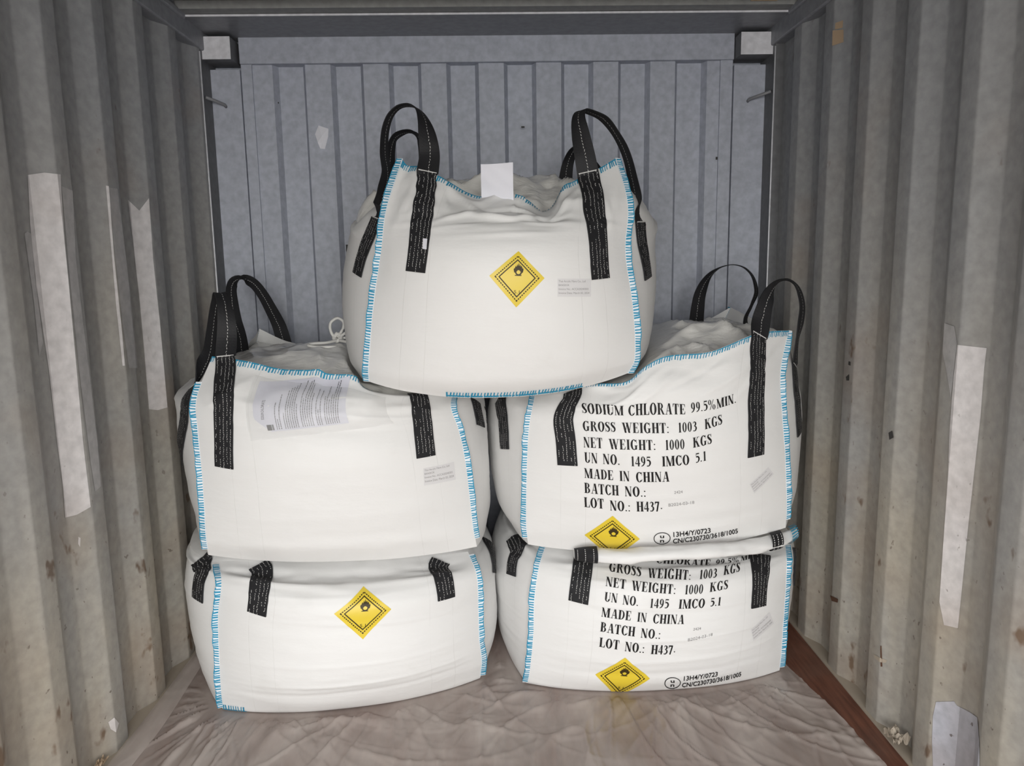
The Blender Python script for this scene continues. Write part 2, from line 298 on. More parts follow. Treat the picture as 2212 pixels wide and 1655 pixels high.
DECAL = {'B1_haz': [(0.5393, 0.5076), (0.6404, 0.6978), (0.5442, 0.8495), (0.4311, 0.6859)],
 'B1_loops': [[('P', 0, [(0.154, 0.6381), (0.1548, 0.7756), (0.1693, 0.9114), (0.1715, 0.9465), (0.159, 0.9704)])],
              [('P', 3, [(0.9189, 0.6025), (0.9154, 0.7495), (0.9322, 0.8703), (0.914, 0.9461)])],
              [('P', 0, [(0.8552, 0.6966), (0.8532, 0.8342), (0.8541, 0.9205), (0.8732, 0.9545)])],
              [('P', 1, [(0.1959, 0.6384), (0.2361, 0.7752), (0.3101, 0.8282)])]],
 'B2_bands': [(0.055, 3), (0.875, 2)],
 'B2_haz': [(0.3412, -0.0286), (0.4398, 0.0947), (0.3361, 0.2358), (0.2375, 0.1125)],
 'B2_inv': [(0.8438, 0.2457), (0.9419, 0.3175), (0.9131, 0.4419), (0.8276, 0.341)],
 'B2_loops': [[('P', 0, [(0.1584, 0.6178), (0.1595, 0.7483), (0.1598, 0.8511), (0.1558, 0.9339)])],
              [('P', 3, [(0.8554, 0.6363), (0.8416, 0.7585), (0.8519, 0.8216), (0.7906, 0.8545), (0.7455, 0.8606)])],
              [('P', 0, [(0.8522, 0.5283), (0.8534, 0.6955), (0.8628, 0.8565), (0.8736, 0.9129)])],
              [('P', 1, [(0.1557, 0.493), (0.1459, 0.6729), (0.1509, 0.7916)])]],
 'B2_roll': [(0.2392, 2.36, 0.5059, 0.012), (0.2801, 2.325, 0.5171, 0.018), (0.3655, 2.3, 0.5233, 0.021), (0.5394, 2.285, 0.5324, 0.0205),
             (0.7092, 2.31, 0.5306, 0.02), (0.85, 2.37, 0.5212, 0.021), (0.9498, 2.43, 0.5154, 0.022), (1.0093, 2.47, 0.5238, 0.017)],
 'B2_text': [('S', 'CHLORATE', [(0.4363, 0.9072), (0.6498, 0.873), (0.6576, 0.9121), (0.4401, 0.9398)]),
             ('S', '99.5%', [(0.6692, 0.8717), (0.7699, 0.8808), (0.7756, 0.9087), (0.6768, 0.908)]),
             ('S', 'MIN.', [(0.7773, 0.883), (0.8546, 0.8928), (0.8631, 0.933), (0.7834, 0.9122)]),
             ('S', 'GROSS', [(0.2553, 0.8426), (0.3767, 0.8213), (0.3807, 0.8763), (0.2565, 0.8955)]),
             ('S', 'WEIGHT:', [(0.3996, 0.8154), (0.5658, 0.7959), (0.5714, 0.8453), (0.4039, 0.8702)]),
             ('S', '1003', [(0.596, 0.7975), (0.668, 0.8009), (0.675, 0.8501), (0.6019, 0.8459)]),
             ('S', 'KGS', [(0.6951, 0.8102), (0.7667, 0.8205), (0.7763, 0.8747), (0.7027, 0.8589)]),
             ('S', 'NET', [(0.2475, 0.7504), (0.3219, 0.7391), (0.3235, 0.796), (0.2481, 0.8102)]),
             ('S', 'WEIGHT:', [(0.3414, 0.7346), (0.5076, 0.7103), (0.5106, 0.7716), (0.3432, 0.7936)]),
             ('S', '1000', [(0.5389, 0.7062), (0.6124, 0.7053), (0.6156, 0.7667), (0.5418, 0.7669)]),
             ('S', 'KGS', [(0.6373, 0.7116), (0.7126, 0.7192), (0.7163, 0.7796), (0.6405, 0.7718)]),
             ('S', 'UN', [(0.2471, 0.6498), (0.2951, 0.6446), (0.296, 0.7062), (0.2478, 0.7114)]),
             ('S', 'NO.', [(0.3127, 0.638), (0.3712, 0.6295), (0.3725, 0.6926), (0.3137, 0.7008)]),
             ('S', '1495', [(0.4109, 0.6196), (0.4832, 0.6136), (0.4852, 0.6769), (0.4125, 0.6826)]),
             ('S', 'IMCO', [(0.5187, 0.6094), (0.6208, 0.6049), (0.6232, 0.6703), (0.5211, 0.6728)]),
             ('S', '5.1', [(0.6408, 0.6076), (0.6857, 0.6069), (0.6875, 0.6683), (0.6426, 0.6682)]),
             ('S', 'MADE', [(0.2401, 0.5376), (0.3482, 0.5225), (0.3496, 0.5914), (0.2414, 0.6065)]),
             ('S', 'IN', [(0.3687, 0.5176), (0.404, 0.5122), (0.4057, 0.5803), (0.3702, 0.5854)]),
             ('S', 'CHINA', [(0.4261, 0.5041), (0.5445, 0.4878), (0.5461, 0.5601), (0.4278, 0.573)]),
             ('S', 'BATCH', [(0.2381, 0.4221), (0.364, 0.3956), (0.366, 0.4722), (0.2403, 0.497)]),
             ('S', 'NO.:', [(0.3841, 0.3883), (0.4594, 0.3726), (0.461, 0.4482), (0.386, 0.4638)]),
             ('S', 'LOT', [(0.2371, 0.3025), (0.3106, 0.2893), (0.3111, 0.3601), (0.2382, 0.3725)]),
             ('S', 'NO.:', [(0.3303, 0.2829), (0.4049, 0.2682), (0.4042, 0.3389), (0.3304, 0.3538)]),
             ('S', 'H437*', [(0.4274, 0.2613), (0.5221, 0.2481), (0.521, 0.3148), (0.4266, 0.3293)]),
             ('G', '2424', [(0.581, 0.4265), (0.6108, 0.4288), (0.6113, 0.4522), (0.5815, 0.4496)]),
             ('G', 'B2024-03-18', [(0.563, 0.3427), (0.6591, 0.3651), (0.6598, 0.3883), (0.5634, 0.3652)]),
             ('B', '13H4/Y/0723', [(0.5708, 0.0667), (0.705, 0.0664), (0.7035, 0.0959), (0.569, 0.0963)]),
             ('B', 'CN/C230730/3618/1005', [(0.5752, 0.0222), (0.8117, 0.035), (0.8085, 0.0586), (0.5685, 0.0518)])],
 'B2_un': [(0.507, 0.0186), (0.5711, 0.014), (0.5544, 0.0931), (0.4918, 0.0972)],
 'M1_cord': [-0.591, 2.86, 1.1347],
 'M1_doc': 0,
 'M1_docquad': [(0.2389, 0.5994), (0.5833, 0.6959), (0.5631, 0.9891), (0.228, 0.9225)],
 'M1_inv': [(0.8189, 0.2613), (0.9469, 0.26), (0.9488, 0.3443), (0.8233, 0.3417)],
 'M1_loops': [[('P', 0, [(0.0994, 0.3736), (0.1114, 0.5653), (0.1212, 0.7928), (0.0852, 0.9251), (0.0633, 0.9911)]),
               ('F',
                [(-0.8426, 2.4, 1.2277, 10), (-0.8433, 2.41, 1.2848, 25), (-0.8536, 2.43, 1.3344, 50), (-0.8734, 2.46, 1.3639, 68),
                 (-0.8934, 2.49, 1.3542, 66), (-0.909, 2.5, 1.3123, 62), (-0.9233, 2.5, 1.242, 62), (-0.9321, 2.48, 1.1688, 66),
                 (-0.9362, 2.43, 1.1259, 66)]),
               ('P', 3, [(0.9229, 0.8703), (0.9272, 0.6836), (0.865, 0.4918), (0.7394, 0.3201)])],
              [('F',
                [(-0.9948, 3.0, 1.0715, 55), (-0.9969, 3.0, 1.1447, 55), (-1.0011, 3.0, 1.1865, 55), (-1.0137, 3.0, 1.2356, 40),
                 (-1.0193, 3.0, 1.3075, 45), (-1.0253, 3.02, 1.3658, 55), (-1.019, 3.05, 1.3919, 68), (-0.9992, 3.08, 1.4, 66),
                 (-0.9708, 3.12, 1.3802, 45), (-0.9487, 3.16, 1.3338, 35), (-0.932, 3.2, 1.2746, 25), (-0.9131, 3.24, 1.2019, 25),
                 (-0.9005, 3.25, 1.136, 25), (-0.8924, 3.26, 1.0554, 25)])],
              [('P', 0, [(0.8391, 0.4063), (0.8478, 0.5607), (0.8667, 0.7605), (0.8555, 0.9008), (0.8298, 0.9794)])],
              [('P', 1, [(0.1478, 0.5079), (0.1651, 0.6282), (0.1849, 0.7296)])]],
 'M1_pouch': [(0.2128, 0.5475), (0.7466, 0.6794), (0.7144, 0.917), (0.2022, 0.944)],
 'M1_rimgap': [(0.0199, 0.0931)],
 'M1_side': [('S', 'NET', [(0.3576, 0.6399), (0.4976, 0.6399), (0.4976, 0.6919000000000001), (0.3576, 0.6919000000000001)]),
             ('S', 'UN', [(0.2683, 0.5682), (0.36829999999999996, 0.5682), (0.36829999999999996, 0.6202000000000001), (0.2683, 0.6202000000000001)]),
             ('S', 'MADE', [(0.2314, 0.4682), (0.4314, 0.4682), (0.4314, 0.5202), (0.2314, 0.5202)]),
             ('S', 'BATCH',
              [(0.2279, 0.3651), (0.44789999999999996, 0.3651), (0.44789999999999996, 0.41709999999999997), (0.2279, 0.41709999999999997)]),
             ('S', 'LOT', [(0.2399, 0.2823), (0.3699, 0.2823), (0.3699, 0.3343), (0.2399, 0.3343)])],
 'M1_sidehaz': [(0.7333, -0.3246), (0.8332999999999999, -0.1646), (0.7333, -0.004599999999999993), (0.6333, -0.1646)],
 'M2_haz': [(0.3146, -0.0297), (0.414, 0.0484), (0.313, 0.1424), (0.2136, 0.0643)],
 'M2_inv': [(0.8488, 0.1781), (0.9363, 0.2433), (0.9104, 0.2818), (0.8268, 0.223)],
 'M2_loops': [[('P', 0, [(0.8521, 0.3501), (0.8649, 0.5646), (0.871, 0.7825), (0.8572, 0.9112), (0.8455, 0.9789)]),
               ('F',
                [(0.849, 2.42, 1.2546, 8), (0.8705, 2.44, 1.3122, 22), (0.901, 2.47, 1.3521, 50), (0.9372, 2.5, 1.3732, 70),
                 (0.9813, 2.53, 1.3703, 66), (1.0171, 2.55, 1.3384, 52), (1.036, 2.56, 1.288, 48), (1.0336, 2.56, 1.2333, 48),
                 (1.0237, 2.56, 1.1705, 60)]),
               ('P', 1, [(0.1545, 0.8079), (0.1394, 0.684), (0.129, 0.5377), (0.1373, 0.3798)])],
              [('F',
                [(0.823, 3.11, 1.1627, 15), (0.8315, 3.12, 1.2455, 15), (0.8442, 3.13, 1.3091, 22), (0.8808, 3.15, 1.3722, 45),
                 (0.9338, 3.17, 1.4109, 66), (0.9855, 3.17, 1.4233, 68), (1.0243, 3.14, 1.4115, 64), (1.0484, 3.1, 1.3742, 62),
                 (1.0464, 3.05, 1.3163, 58), (1.0193, 3.02, 1.263, 62), (0.9921, 3.0, 1.2097, 60), (0.9931, 2.98, 1.1471, 50)])],
              [('P', 0, [(0.1505, 0.3487), (0.1418, 0.5028), (0.1286, 0.6827), (0.1358, 0.8067), (0.1491, 0.8787), (0.1493, 0.9439)])],
              [('P', 3, [(0.8644, 0.3685), (0.8524, 0.4886), (0.8159, 0.6418), (0.7468, 0.7627)])]],
 'M2_rimgap': [(0.7983, 0.8983)],
 'M2_text': [('S', 'SODIUM', [(0.1928, 0.7468), (0.3485, 0.6972), (0.3416, 0.7981), (0.1872, 0.8375)]),
             ('S', 'CHLORATE', [(0.3647, 0.6885), (0.581, 0.6489), (0.5779, 0.7202), (0.3578, 0.788)]),
             ('S', '99.5%', [(0.5997, 0.6555), (0.6986, 0.6584), (0.6948, 0.7266), (0.5964, 0.7266)]),
             ('S', 'MIN.', [(0.7008, 0.659), (0.7825, 0.6759), (0.7789, 0.735), (0.6974, 0.7233)]),
             ('S', 'GROSS', [(0.2015, 0.5713), (0.3215, 0.5585), (0.3201, 0.6345), (0.1982, 0.6604)]),
             ('S', 'WEIGHT:', [(0.3432, 0.5535), (0.5164, 0.5346), (0.5168, 0.5992), (0.342, 0.6284)]),
             ('S', '1003', [(0.5471, 0.5331), (0.6202, 0.533), (0.6208, 0.5923), (0.5475, 0.5941)]),
             ('S', 'KGS', [(0.6494, 0.5371), (0.7204, 0.5555), (0.7214, 0.6164), (0.6501, 0.5974)]),
             ('S', 'NET', [(0.2051, 0.4583), (0.2741, 0.4544), (0.2726, 0.5209), (0.2031, 0.527)]),
             ('S', 'WEIGHT:', [(0.2954, 0.4513), (0.4654, 0.4377), (0.465, 0.4988), (0.2942, 0.5159)]),
             ('S', '1000', [(0.4969, 0.4351), (0.571, 0.4346), (0.5709, 0.4931), (0.4966, 0.4946)]),
             ('S', 'KGS', [(0.6007, 0.4377), (0.6744, 0.4522), (0.6752, 0.5096), (0.6007, 0.4959)]),
             ('S', 'UN', [(0.2089, 0.3698), (0.2568, 0.3664), (0.2553, 0.4243), (0.2073, 0.4283)]),
             ('S', 'NO.', [(0.274, 0.365), (0.3353, 0.3599), (0.3339, 0.4166), (0.2726, 0.4226)]),
             ('S', '1495', [(0.3721, 0.3535), (0.4463, 0.3487), (0.445, 0.4017), (0.3708, 0.4073)]),
             ('S', 'IMCO', [(0.4851, 0.3465), (0.5873, 0.3484), (0.5863, 0.4014), (0.4839, 0.4001)]),
             ('S', '5.1', [(0.6083, 0.354), (0.6511, 0.3639), (0.651, 0.4141), (0.6077, 0.4041)]),
             ('S', 'MADE', [(0.209, 0.2922), (0.3132, 0.2845), (0.3113, 0.3314), (0.2071, 0.3397)]),
             ('S', 'IN', [(0.3333, 0.2822), (0.3708, 0.2796), (0.3688, 0.3266), (0.3313, 0.3296)]),
             ('S', 'CHINA', [(0.3917, 0.2759), (0.5139, 0.2732), (0.5118, 0.3195), (0.3896, 0.3224)]),
             ('S', 'BATCH', [(0.2101, 0.2284), (0.3334, 0.2209), (0.3309, 0.2618), (0.208, 0.2705)]),
             ('S', 'NO.:', [(0.3535, 0.2185), (0.4317, 0.2134), (0.4292, 0.2536), (0.351, 0.2586)]),
             ('S', 'LOT', [(0.2108, 0.1743), (0.2822, 0.1696), (0.2798, 0.2077), (0.2087, 0.2119)]),
             ('S', 'NO.:', [(0.3023, 0.1641), (0.3775, 0.1584), (0.3747, 0.1973), (0.2998, 0.203)]),
             ('S', 'H437*', [(0.3971, 0.1585), (0.4937, 0.1537), (0.4911, 0.1914), (0.3943, 0.1966)]),
             ('G', '2424', [(0.5326, 0.2197), (0.5637, 0.2205), (0.563, 0.2328), (0.5319, 0.2317)]),
             ('G', 'B2024-03-18', [(0.5138, 0.1702), (0.609, 0.1739), (0.608, 0.1866), (0.513, 0.1824)]),
             ('B', '13H4/Y/0723', [(0.538, 0.0486), (0.6782, 0.0496), (0.6755, 0.0691), (0.5358, 0.0678)]),
             ('B', 'CN/C230730/3618/1005', [(0.5396, 0.0228), (0.7896, 0.0298), (0.7855, 0.0482), (0.5366, 0.0414)])],
 'M2_un': [(0.4662, 0.0238), (0.5298, 0.0208), (0.5253, 0.0682), (0.463, 0.071)],
 'T_chip': [(0.1878, 0.5584), (0.2038, 0.5561), (0.2017, 0.6081), (0.1845, 0.6111)],
 'T_haz': [(0.5421, 0.3267), (0.6493, 0.439), (0.5528, 0.5508), (0.4445, 0.448)],
 'T_inv': [(0.6944, 0.3657), (0.8238, 0.3613), (0.8306, 0.4348), (0.6986, 0.4368)],
 'T_loops': [[('P', 0, [(0.1647, 0.4595), (0.1671, 0.5586), (0.1606, 0.7643), (0.1475, 0.8858), (0.1271, 0.9754)]),
              ('F',
               [(-0.1925, 2.4, 1.7726, 8), (-0.1972, 2.41, 1.8244, 20), (-0.207, 2.43, 1.8766, 50), (-0.2227, 2.46, 1.9122, 74),
                (-0.2559, 2.5, 1.9367, 80), (-0.2929, 2.52, 1.9368, 80), (-0.3228, 2.53, 1.9124, 72), (-0.341, 2.53, 1.8631, 66),
                (-0.3452, 2.52, 1.7978, 66), (-0.3327, 2.47, 1.7235, 68), (-0.3414, 2.41, 1.6591, 70), (-0.3524, 2.385, 1.6132, 72)]),
              ('P', 3, [(0.9629, 0.7571), (0.9423, 0.6607), (0.9087, 0.5418), (0.8938, 0.4418)])],
             [('P', 0, [(0.869, 0.432), (0.8692, 0.5808), (0.8459, 0.7756), (0.8537, 0.9202), (0.858, 0.9825)]),
              ('F',
               [(0.2795, 2.4, 1.767, -5), (0.2692, 2.42, 1.8316, -25), (0.2644, 2.44, 1.8828, -50), (0.278, 2.47, 1.9102, -60),
                (0.3166, 2.5, 1.9085, -55), (0.3576, 2.52, 1.892, -55), (0.398, 2.53, 1.8449, -68), (0.4246, 2.5, 1.7788, -70),
                (0.4387, 2.46, 1.6957, -72), (0.4451, 2.42, 1.6215, -74)]),
              ('P', 1, [(0.0674, 0.7115), (0.0865, 0.6213), (0.1128, 0.5278), (0.1276, 0.4245)])],
             [('F',
               [(-0.3858, 2.97, 1.691, 50), (-0.3845, 2.95, 1.7872, 50), (-0.3771, 2.96, 1.8755, 60), (-0.3606, 2.98, 1.9184, 72),
                (-0.3184, 3.03, 1.9427, 75), (-0.2865, 3.08, 1.9315, 70), (-0.2738, 3.1, 1.8856, 60), (-0.2695, 3.1, 1.7976, 50),
                (-0.2674, 3.08, 1.6982, 50)])],
             [('F',
               [(0.2791, 3.06, 1.6716, 10), (0.287, 3.08, 1.7707, 10), (0.2981, 3.08, 1.8323, 15), (0.3169, 3.05, 1.8734, 30),
                (0.335, 3.02, 1.8792, 60), (0.3739, 2.99, 1.8285, 40), (0.396, 2.97, 1.7798, 30), (0.4082, 2.98, 1.6812, 30)])]],
 'T_rimgap': [(0.0759, 0.1627), (0.3642, 0.5086), (0.8154, 0.9127)],
 'T_tab': [(0.3639, 1.0542), (0.5058, 0.9746)],
 'T_tab_h': 0.098,
 'T_tab_z': 1.6395}
PATCH_L = [(1,
  [(-1.206, 2.0685, 1.6905), (-1.1863, 2.1057, 1.6999), (-1.17, 2.1365, 1.6994), (-1.17, 2.1365, 1.4364), (-1.1704, 2.1358, 1.374),
   (-1.1716, 2.1336, 1.1691), (-1.1734, 2.1301, 0.972), (-1.1723, 2.1321, 0.7746), (-1.1924, 2.0941, 0.7646), (-1.206, 2.0685, 0.7667)]),
 (1,
  [(-1.206, 2.0638, 1.6896), (-1.206, 2.0685, 1.6905), (-1.206, 2.0685, 0.7667), (-1.206, 2.0608, 0.7682), (-1.206, 2.0664, 0.8568),
   (-1.206, 2.0623, 0.9886), (-1.206, 2.0617, 1.1799), (-1.206, 2.0537, 1.3049), (-1.206, 2.0458, 1.4267), (-1.206, 2.0508, 1.5693)]),
 (1, [(-1.17, 2.1365, 1.6994), (-1.17, 2.1526, 1.7002), (-1.17, 2.1391, 1.5487), (-1.17, 2.1365, 1.4364)]),
 (2,
  [(-1.17, 2.1512, 1.6696), (-1.17, 2.2051, 1.6623), (-1.17, 2.1853, 1.4746), (-1.17, 2.189, 1.2936), (-1.17, 2.1953, 1.1201),
   (-1.17, 2.1993, 0.9418), (-1.17, 2.1936, 0.8179), (-1.17, 2.1605, 0.8111), (-1.17, 2.152, 0.8989), (-1.17, 2.1424, 1.1678),
   (-1.17, 2.1448, 1.4242)]),
 (2,
  [(-1.206, 2.0212, 1.5387), (-1.206, 2.0342, 1.5451), (-1.206, 2.0492, 1.5398), (-1.206, 2.0469, 1.3784), (-1.206, 2.0485, 1.2562),
   (-1.206, 2.0252, 1.2219), (-1.206, 2.0284, 1.3672)]),
 (1,
  [(-1.1744, 2.4056, 1.6956), (-1.1701, 2.4137, 1.695), (-1.1723, 2.4094, 1.4756), (-1.1711, 2.4118, 1.247), (-1.1716, 2.4108, 1.1449),
   (-1.1754, 2.4037, 1.1459), (-1.1765, 2.4016, 1.3342), (-1.1754, 2.4036, 1.5316)]),
 (2, [(-1.206, 2.5511, 1.5981), (-1.206, 2.556, 1.5215), (-1.206, 2.5682, 1.3408), (-1.206, 2.5699, 1.1163), (-1.206, 2.5511, 1.1189)]),
 (2,
  [(-1.17, 2.4138, 1.6908), (-1.17, 2.468, 1.6919), (-1.17, 2.479, 1.5192), (-1.17, 2.4838, 1.4481), (-1.17, 2.4838, 1.1274), (-1.17, 2.4332, 1.1344),
   (-1.17, 2.4182, 1.2754), (-1.17, 2.4138, 1.469)]),
 (2, [(-1.1703, 2.4133, 1.6909), (-1.17, 2.4138, 1.6908), (-1.17, 2.4138, 1.469), (-1.1702, 2.4134, 1.5038)]),
 (1,
  [(-1.206, 2.6231, 1.6653), (-1.1909, 2.6516, 1.6381), (-1.1711, 2.689, 1.6819), (-1.1733, 2.6848, 1.4769), (-1.171, 2.6893, 1.2539),
   (-1.1708, 2.6897, 0.9583), (-1.1898, 2.6538, 0.9556), (-1.2059, 2.6232, 0.9652), (-1.2048, 2.6254, 1.1646), (-1.2048, 2.6253, 1.3535),
   (-1.206, 2.6231, 1.4392)]),
 (1, [(-1.206, 2.6113, 1.67), (-1.206, 2.6231, 1.6653), (-1.206, 2.6231, 1.4392), (-1.206, 2.6176, 1.5381)]),
 (1, [(-1.1798, 2.118, 0.1131), (-1.1704, 2.1358, 0.1164), (-1.17, 2.1365, 0.1148), (-1.17, 2.1365, 0.0675), (-1.1775, 2.1223, 0.0876)]),
 (1, [(-1.17, 2.1365, 0.1148), (-1.17, 2.1574, 0.0842), (-1.17, 2.1367, 0.0673), (-1.17, 2.1365, 0.0675)]),
 (1, [(-1.1938, 2.0915, 0.7002), (-1.1908, 2.0972, 0.6953), (-1.1928, 2.0934, 0.6693), (-1.1948, 2.0896, 0.6804)])]
PATCH_R = [(1,
  [(1.17, 1.8999, 1.2224), (1.17, 1.8959, 1.2225), (1.17, 1.8959, 0.7059), (1.17, 1.8962, 0.7256), (1.17, 1.8988, 0.895), (1.17, 1.905, 0.9937),
   (1.17, 1.9061, 1.1309)]),
 (1,
  [(1.17, 1.8959, 1.2225), (1.2027, 1.8342, 1.2208), (1.2019, 1.8357, 1.1723), (1.2022, 1.835, 1.0488), (1.2003, 1.8386, 0.9109),
   (1.1982, 1.8426, 0.7445), (1.1969, 1.8451, 0.5798), (1.1959, 1.847, 0.4799), (1.1787, 1.8794, 0.4733), (1.1708, 1.8945, 0.532),
   (1.17, 1.8959, 0.7059)]),
 (2,
  [(1.17, 1.9623, 1.2728), (1.17, 1.9193, 1.2679), (1.17, 1.9022, 1.2257), (1.17, 1.9101, 1.0831), (1.17, 1.9389, 1.1515), (1.17, 1.9612, 1.1975)]),
 (3,
  [(1.1763, 1.8839, 0.2481), (1.1986, 1.8419, 0.2747), (1.2024, 1.8348, 0.2669), (1.206, 1.8279, 0.2667), (1.206, 1.8279, 0.0673),
   (1.1801, 1.8769, 0.0324), (1.1749, 1.8867, 0.1306), (1.1736, 1.889, 0.2025)]),
 (3,
  [(1.206, 1.8279, 0.2667), (1.206, 1.7883, 0.2775), (1.206, 1.7565, 0.2822), (1.206, 1.7559, 0.2798), (1.206, 1.7559, 0.12),
   (1.206, 1.8279, 0.0673)]),
 (3, [(1.206, 1.7559, 0.2798), (1.1745, 1.6969, 0.259), (1.17, 1.6886, 0.2503), (1.17, 1.6886, 0.1704), (1.206, 1.7559, 0.12)]),
 (3, [(1.17, 1.6886, 0.2503), (1.17, 1.6779, 0.1782), (1.17, 1.6886, 0.1704)]),
 (5, [(1.17, 2.2051, 0.9248), (1.17, 2.1851, 0.9364), (1.17, 2.1749, 0.9176), (1.17, 2.1974, 0.9053)]),
 (6, [(1.206, 2.6056, 0.2252), (1.206, 2.5878, 0.2293), (1.206, 2.5878, 0.2112), (1.206, 2.5923, 0.2098)]),
 (6, [(1.17, 2.5205, 0.2632), (1.17, 2.4678, 0.2754), (1.17, 2.4697, 0.2609), (1.17, 2.5156, 0.2464), (1.17, 2.5205, 0.2521)]),
 (4, [(1.17, 2.2102, 0.2102), (1.17, 2.1763, 0.2179), (1.17, 2.1732, 0.2189), (1.17, 2.1732, 0.204), (1.17, 2.1746, 0.2034), (1.17, 2.2062, 0.2014)]),
 (4, [(1.17, 2.1732, 0.2189), (1.1816, 2.1514, 0.222), (1.1797, 2.1548, 0.211), (1.17, 2.1732, 0.204)]),
 (6, [(1.17, 2.1732, 0.258), (1.1716, 2.1702, 0.2595), (1.1751, 2.1635, 0.1939), (1.1723, 2.1689, 0.191), (1.17, 2.1732, 0.2446)]),
 (5, [(1.17, 2.484, 1.106), (1.17, 2.4706, 1.1046), (1.17, 2.4692, 1.0924), (1.17, 2.4858, 1.0933)]),
 (5, [(1.17, 2.4977, 1.051), (1.17, 2.4758, 1.0636), (1.17, 2.4733, 1.0422), (1.17, 2.493, 1.0392)])]
TAPES = [('tape_remnant', 'torn tan tape remnant high on the right corrugated wall',
  [[(1.17, 2.7278, 2.2115), (1.1898, 2.6903, 2.2036), (1.191, 2.6882, 2.1633), (1.1705, 2.7269, 2.1619), (1.17, 2.7278, 2.2109)],
   [(1.1746, 2.7192, 2.2327), (1.1881, 2.6935, 2.234), (1.188, 2.6939, 2.2106), (1.1743, 2.7197, 2.2121)]])]

# ------------------------------------------------------------------ helpers
class MB:
    """collects faces, links them as ONE mesh object"""
    def __init__(self):
        self.v = []; self.f = []; self.m = []; self.uv = None
    def add(self, verts, faces, mat=0):
        n = len(self.v); self.v.extend([tuple(map(float, p)) for p in verts])
        for q in faces:
            self.f.append(tuple(n + i for i in q)); self.m.append(mat)
        return n
    def quad(self, a, b, c, d, mat=0): self.add([a, b, c, d], [(0, 1, 2, 3)], mat)
    def poly(self, pts, mat=0): self.add(pts, [tuple(range(len(pts)))], mat)
    def box(self, lo, hi, mat=0):
        x0, y0, z0 = lo; x1, y1, z1 = hi
        v = [(x0,y0,z0),(x1,y0,z0),(x1,y1,z0),(x0,y1,z0),(x0,y0,z1),(x1,y0,z1),(x1,y1,z1),(x0,y1,z1)]
        self.add(v, [(0,3,2,1),(4,5,6,7),(0,1,5,4),(1,2,6,5),(2,3,7,6),(3,0,4,7)], mat)
    def grid(self, P, mat=0, flip=False):
        P = np.asarray(P); r, c = P.shape[:2]
        n = len(self.v); self.v.extend(map(tuple, P.reshape(-1, 3).tolist()))
        for j in range(r - 1):
            for i in range(c - 1):
                q = (n + j*c + i, n + j*c + i + 1, n + (j+1)*c + i + 1, n + (j+1)*c + i)
                self.f.append(q[::-1] if flip else q); self.m.append(mat)
        return n
    def tube(self, pts, r, seg=8, mat=0):
        pts = [Vector(p) for p in pts]; rings = []; ref = Vector((0.3, 0.2, 1)).normalized()
        for i, p in enumerate(pts):
            t = (pts[min(i+1, len(pts)-1)] - pts[max(i-1, 0)]).normalized()
            a = t.cross(ref)
            if a.length < 1e-3: a = t.cross(Vector((1, 0, 0)))
            a.normalize(); b = t.cross(a)
            rr = r[i] if isinstance(r, (list, tuple)) else r
            rings.append([p + (a*math.cos(k*2*math.pi/seg) + b*math.sin(k*2*math.pi/seg))*rr for k in range(seg)])
        n = len(self.v)
        for ring in rings: self.v.extend([tuple(q) for q in ring])
        for j in range(len(rings) - 1):
            for k in range(seg):
                self.f.append((n + j*seg + k, n + j*seg + (k+1) % seg, n + (j+1)*seg + (k+1) % seg, n + (j+1)*seg + k)); self.m.append(mat)
        self.f.append(tuple(n + k for k in range(seg))[::-1]); self.m.append(mat)
        self.f.append(tuple(n + (len(rings)-1)*seg + k for k in range(seg))); self.m.append(mat)
    def build(self, name, mats, parent=None, smooth=False, merge=0.0, bevel=0.0):
        me = bpy.data.meshes.new(name)
        me.from_pydata(self.v, [], self.f)
        for m in (mats if isinstance(mats, (list, tuple)) else [mats]): me.materials.append(m)
        me.polygons.foreach_set('material_index', self.m)
        if self.uv is not None:
            lay = me.uv_layers.new(name='UVMap')
            uv = np.asarray(self.uv)[[vi for q in self.f for vi in q]]
            lay.data.foreach_set('uv', uv.astype(np.float32).ravel())
        if merge:
            bm = bmesh.new(); bm.from_mesh(me); bmesh.ops.remove_doubles(bm, verts=bm.verts, dist=merge)
            bmesh.ops.recalc_face_normals(bm, faces=bm.faces); bm.to_mesh(me); bm.free()
        me.polygons.foreach_set('use_smooth', [smooth]*len(me.polygons)); me.update()
        o = bpy.data.objects.new(name, me); COL.objects.link(o)
        if parent is not None:
            o.parent = parent
            o.matrix_parent_inverse = PINV.get(parent.name, Matrix())
        if bevel:
            b = o.modifiers.new('bevel', 'BEVEL'); b.width = bevel; b.segments = 2; b.limit_method = 'ANGLE'
        return o

PINV = {}
def empty(name, loc):
    o = bpy.data.objects.new(name, None); COL.objects.link(o); o.location = loc
    o.empty_display_size = .1
    PINV[o.name] = Matrix.Translation(Vector(loc)).inverted()
    return o
def tag(o, label, cat, group=None):
    o['label'] = label; o['category'] = cat
    if group: o['group'] = group
    return o
def struct(o):
    o['kind'] = 'structure'; return o

def catmull(pts, n):
    P = np.asarray(pts, float); d = np.linalg.norm(np.diff(P[:, :3], axis=0), axis=1)
    s = np.concatenate([[0], np.cumsum(np.maximum(d, 1e-6))])
    return hermite(s, P, np.linspace(0, s[-1], n))


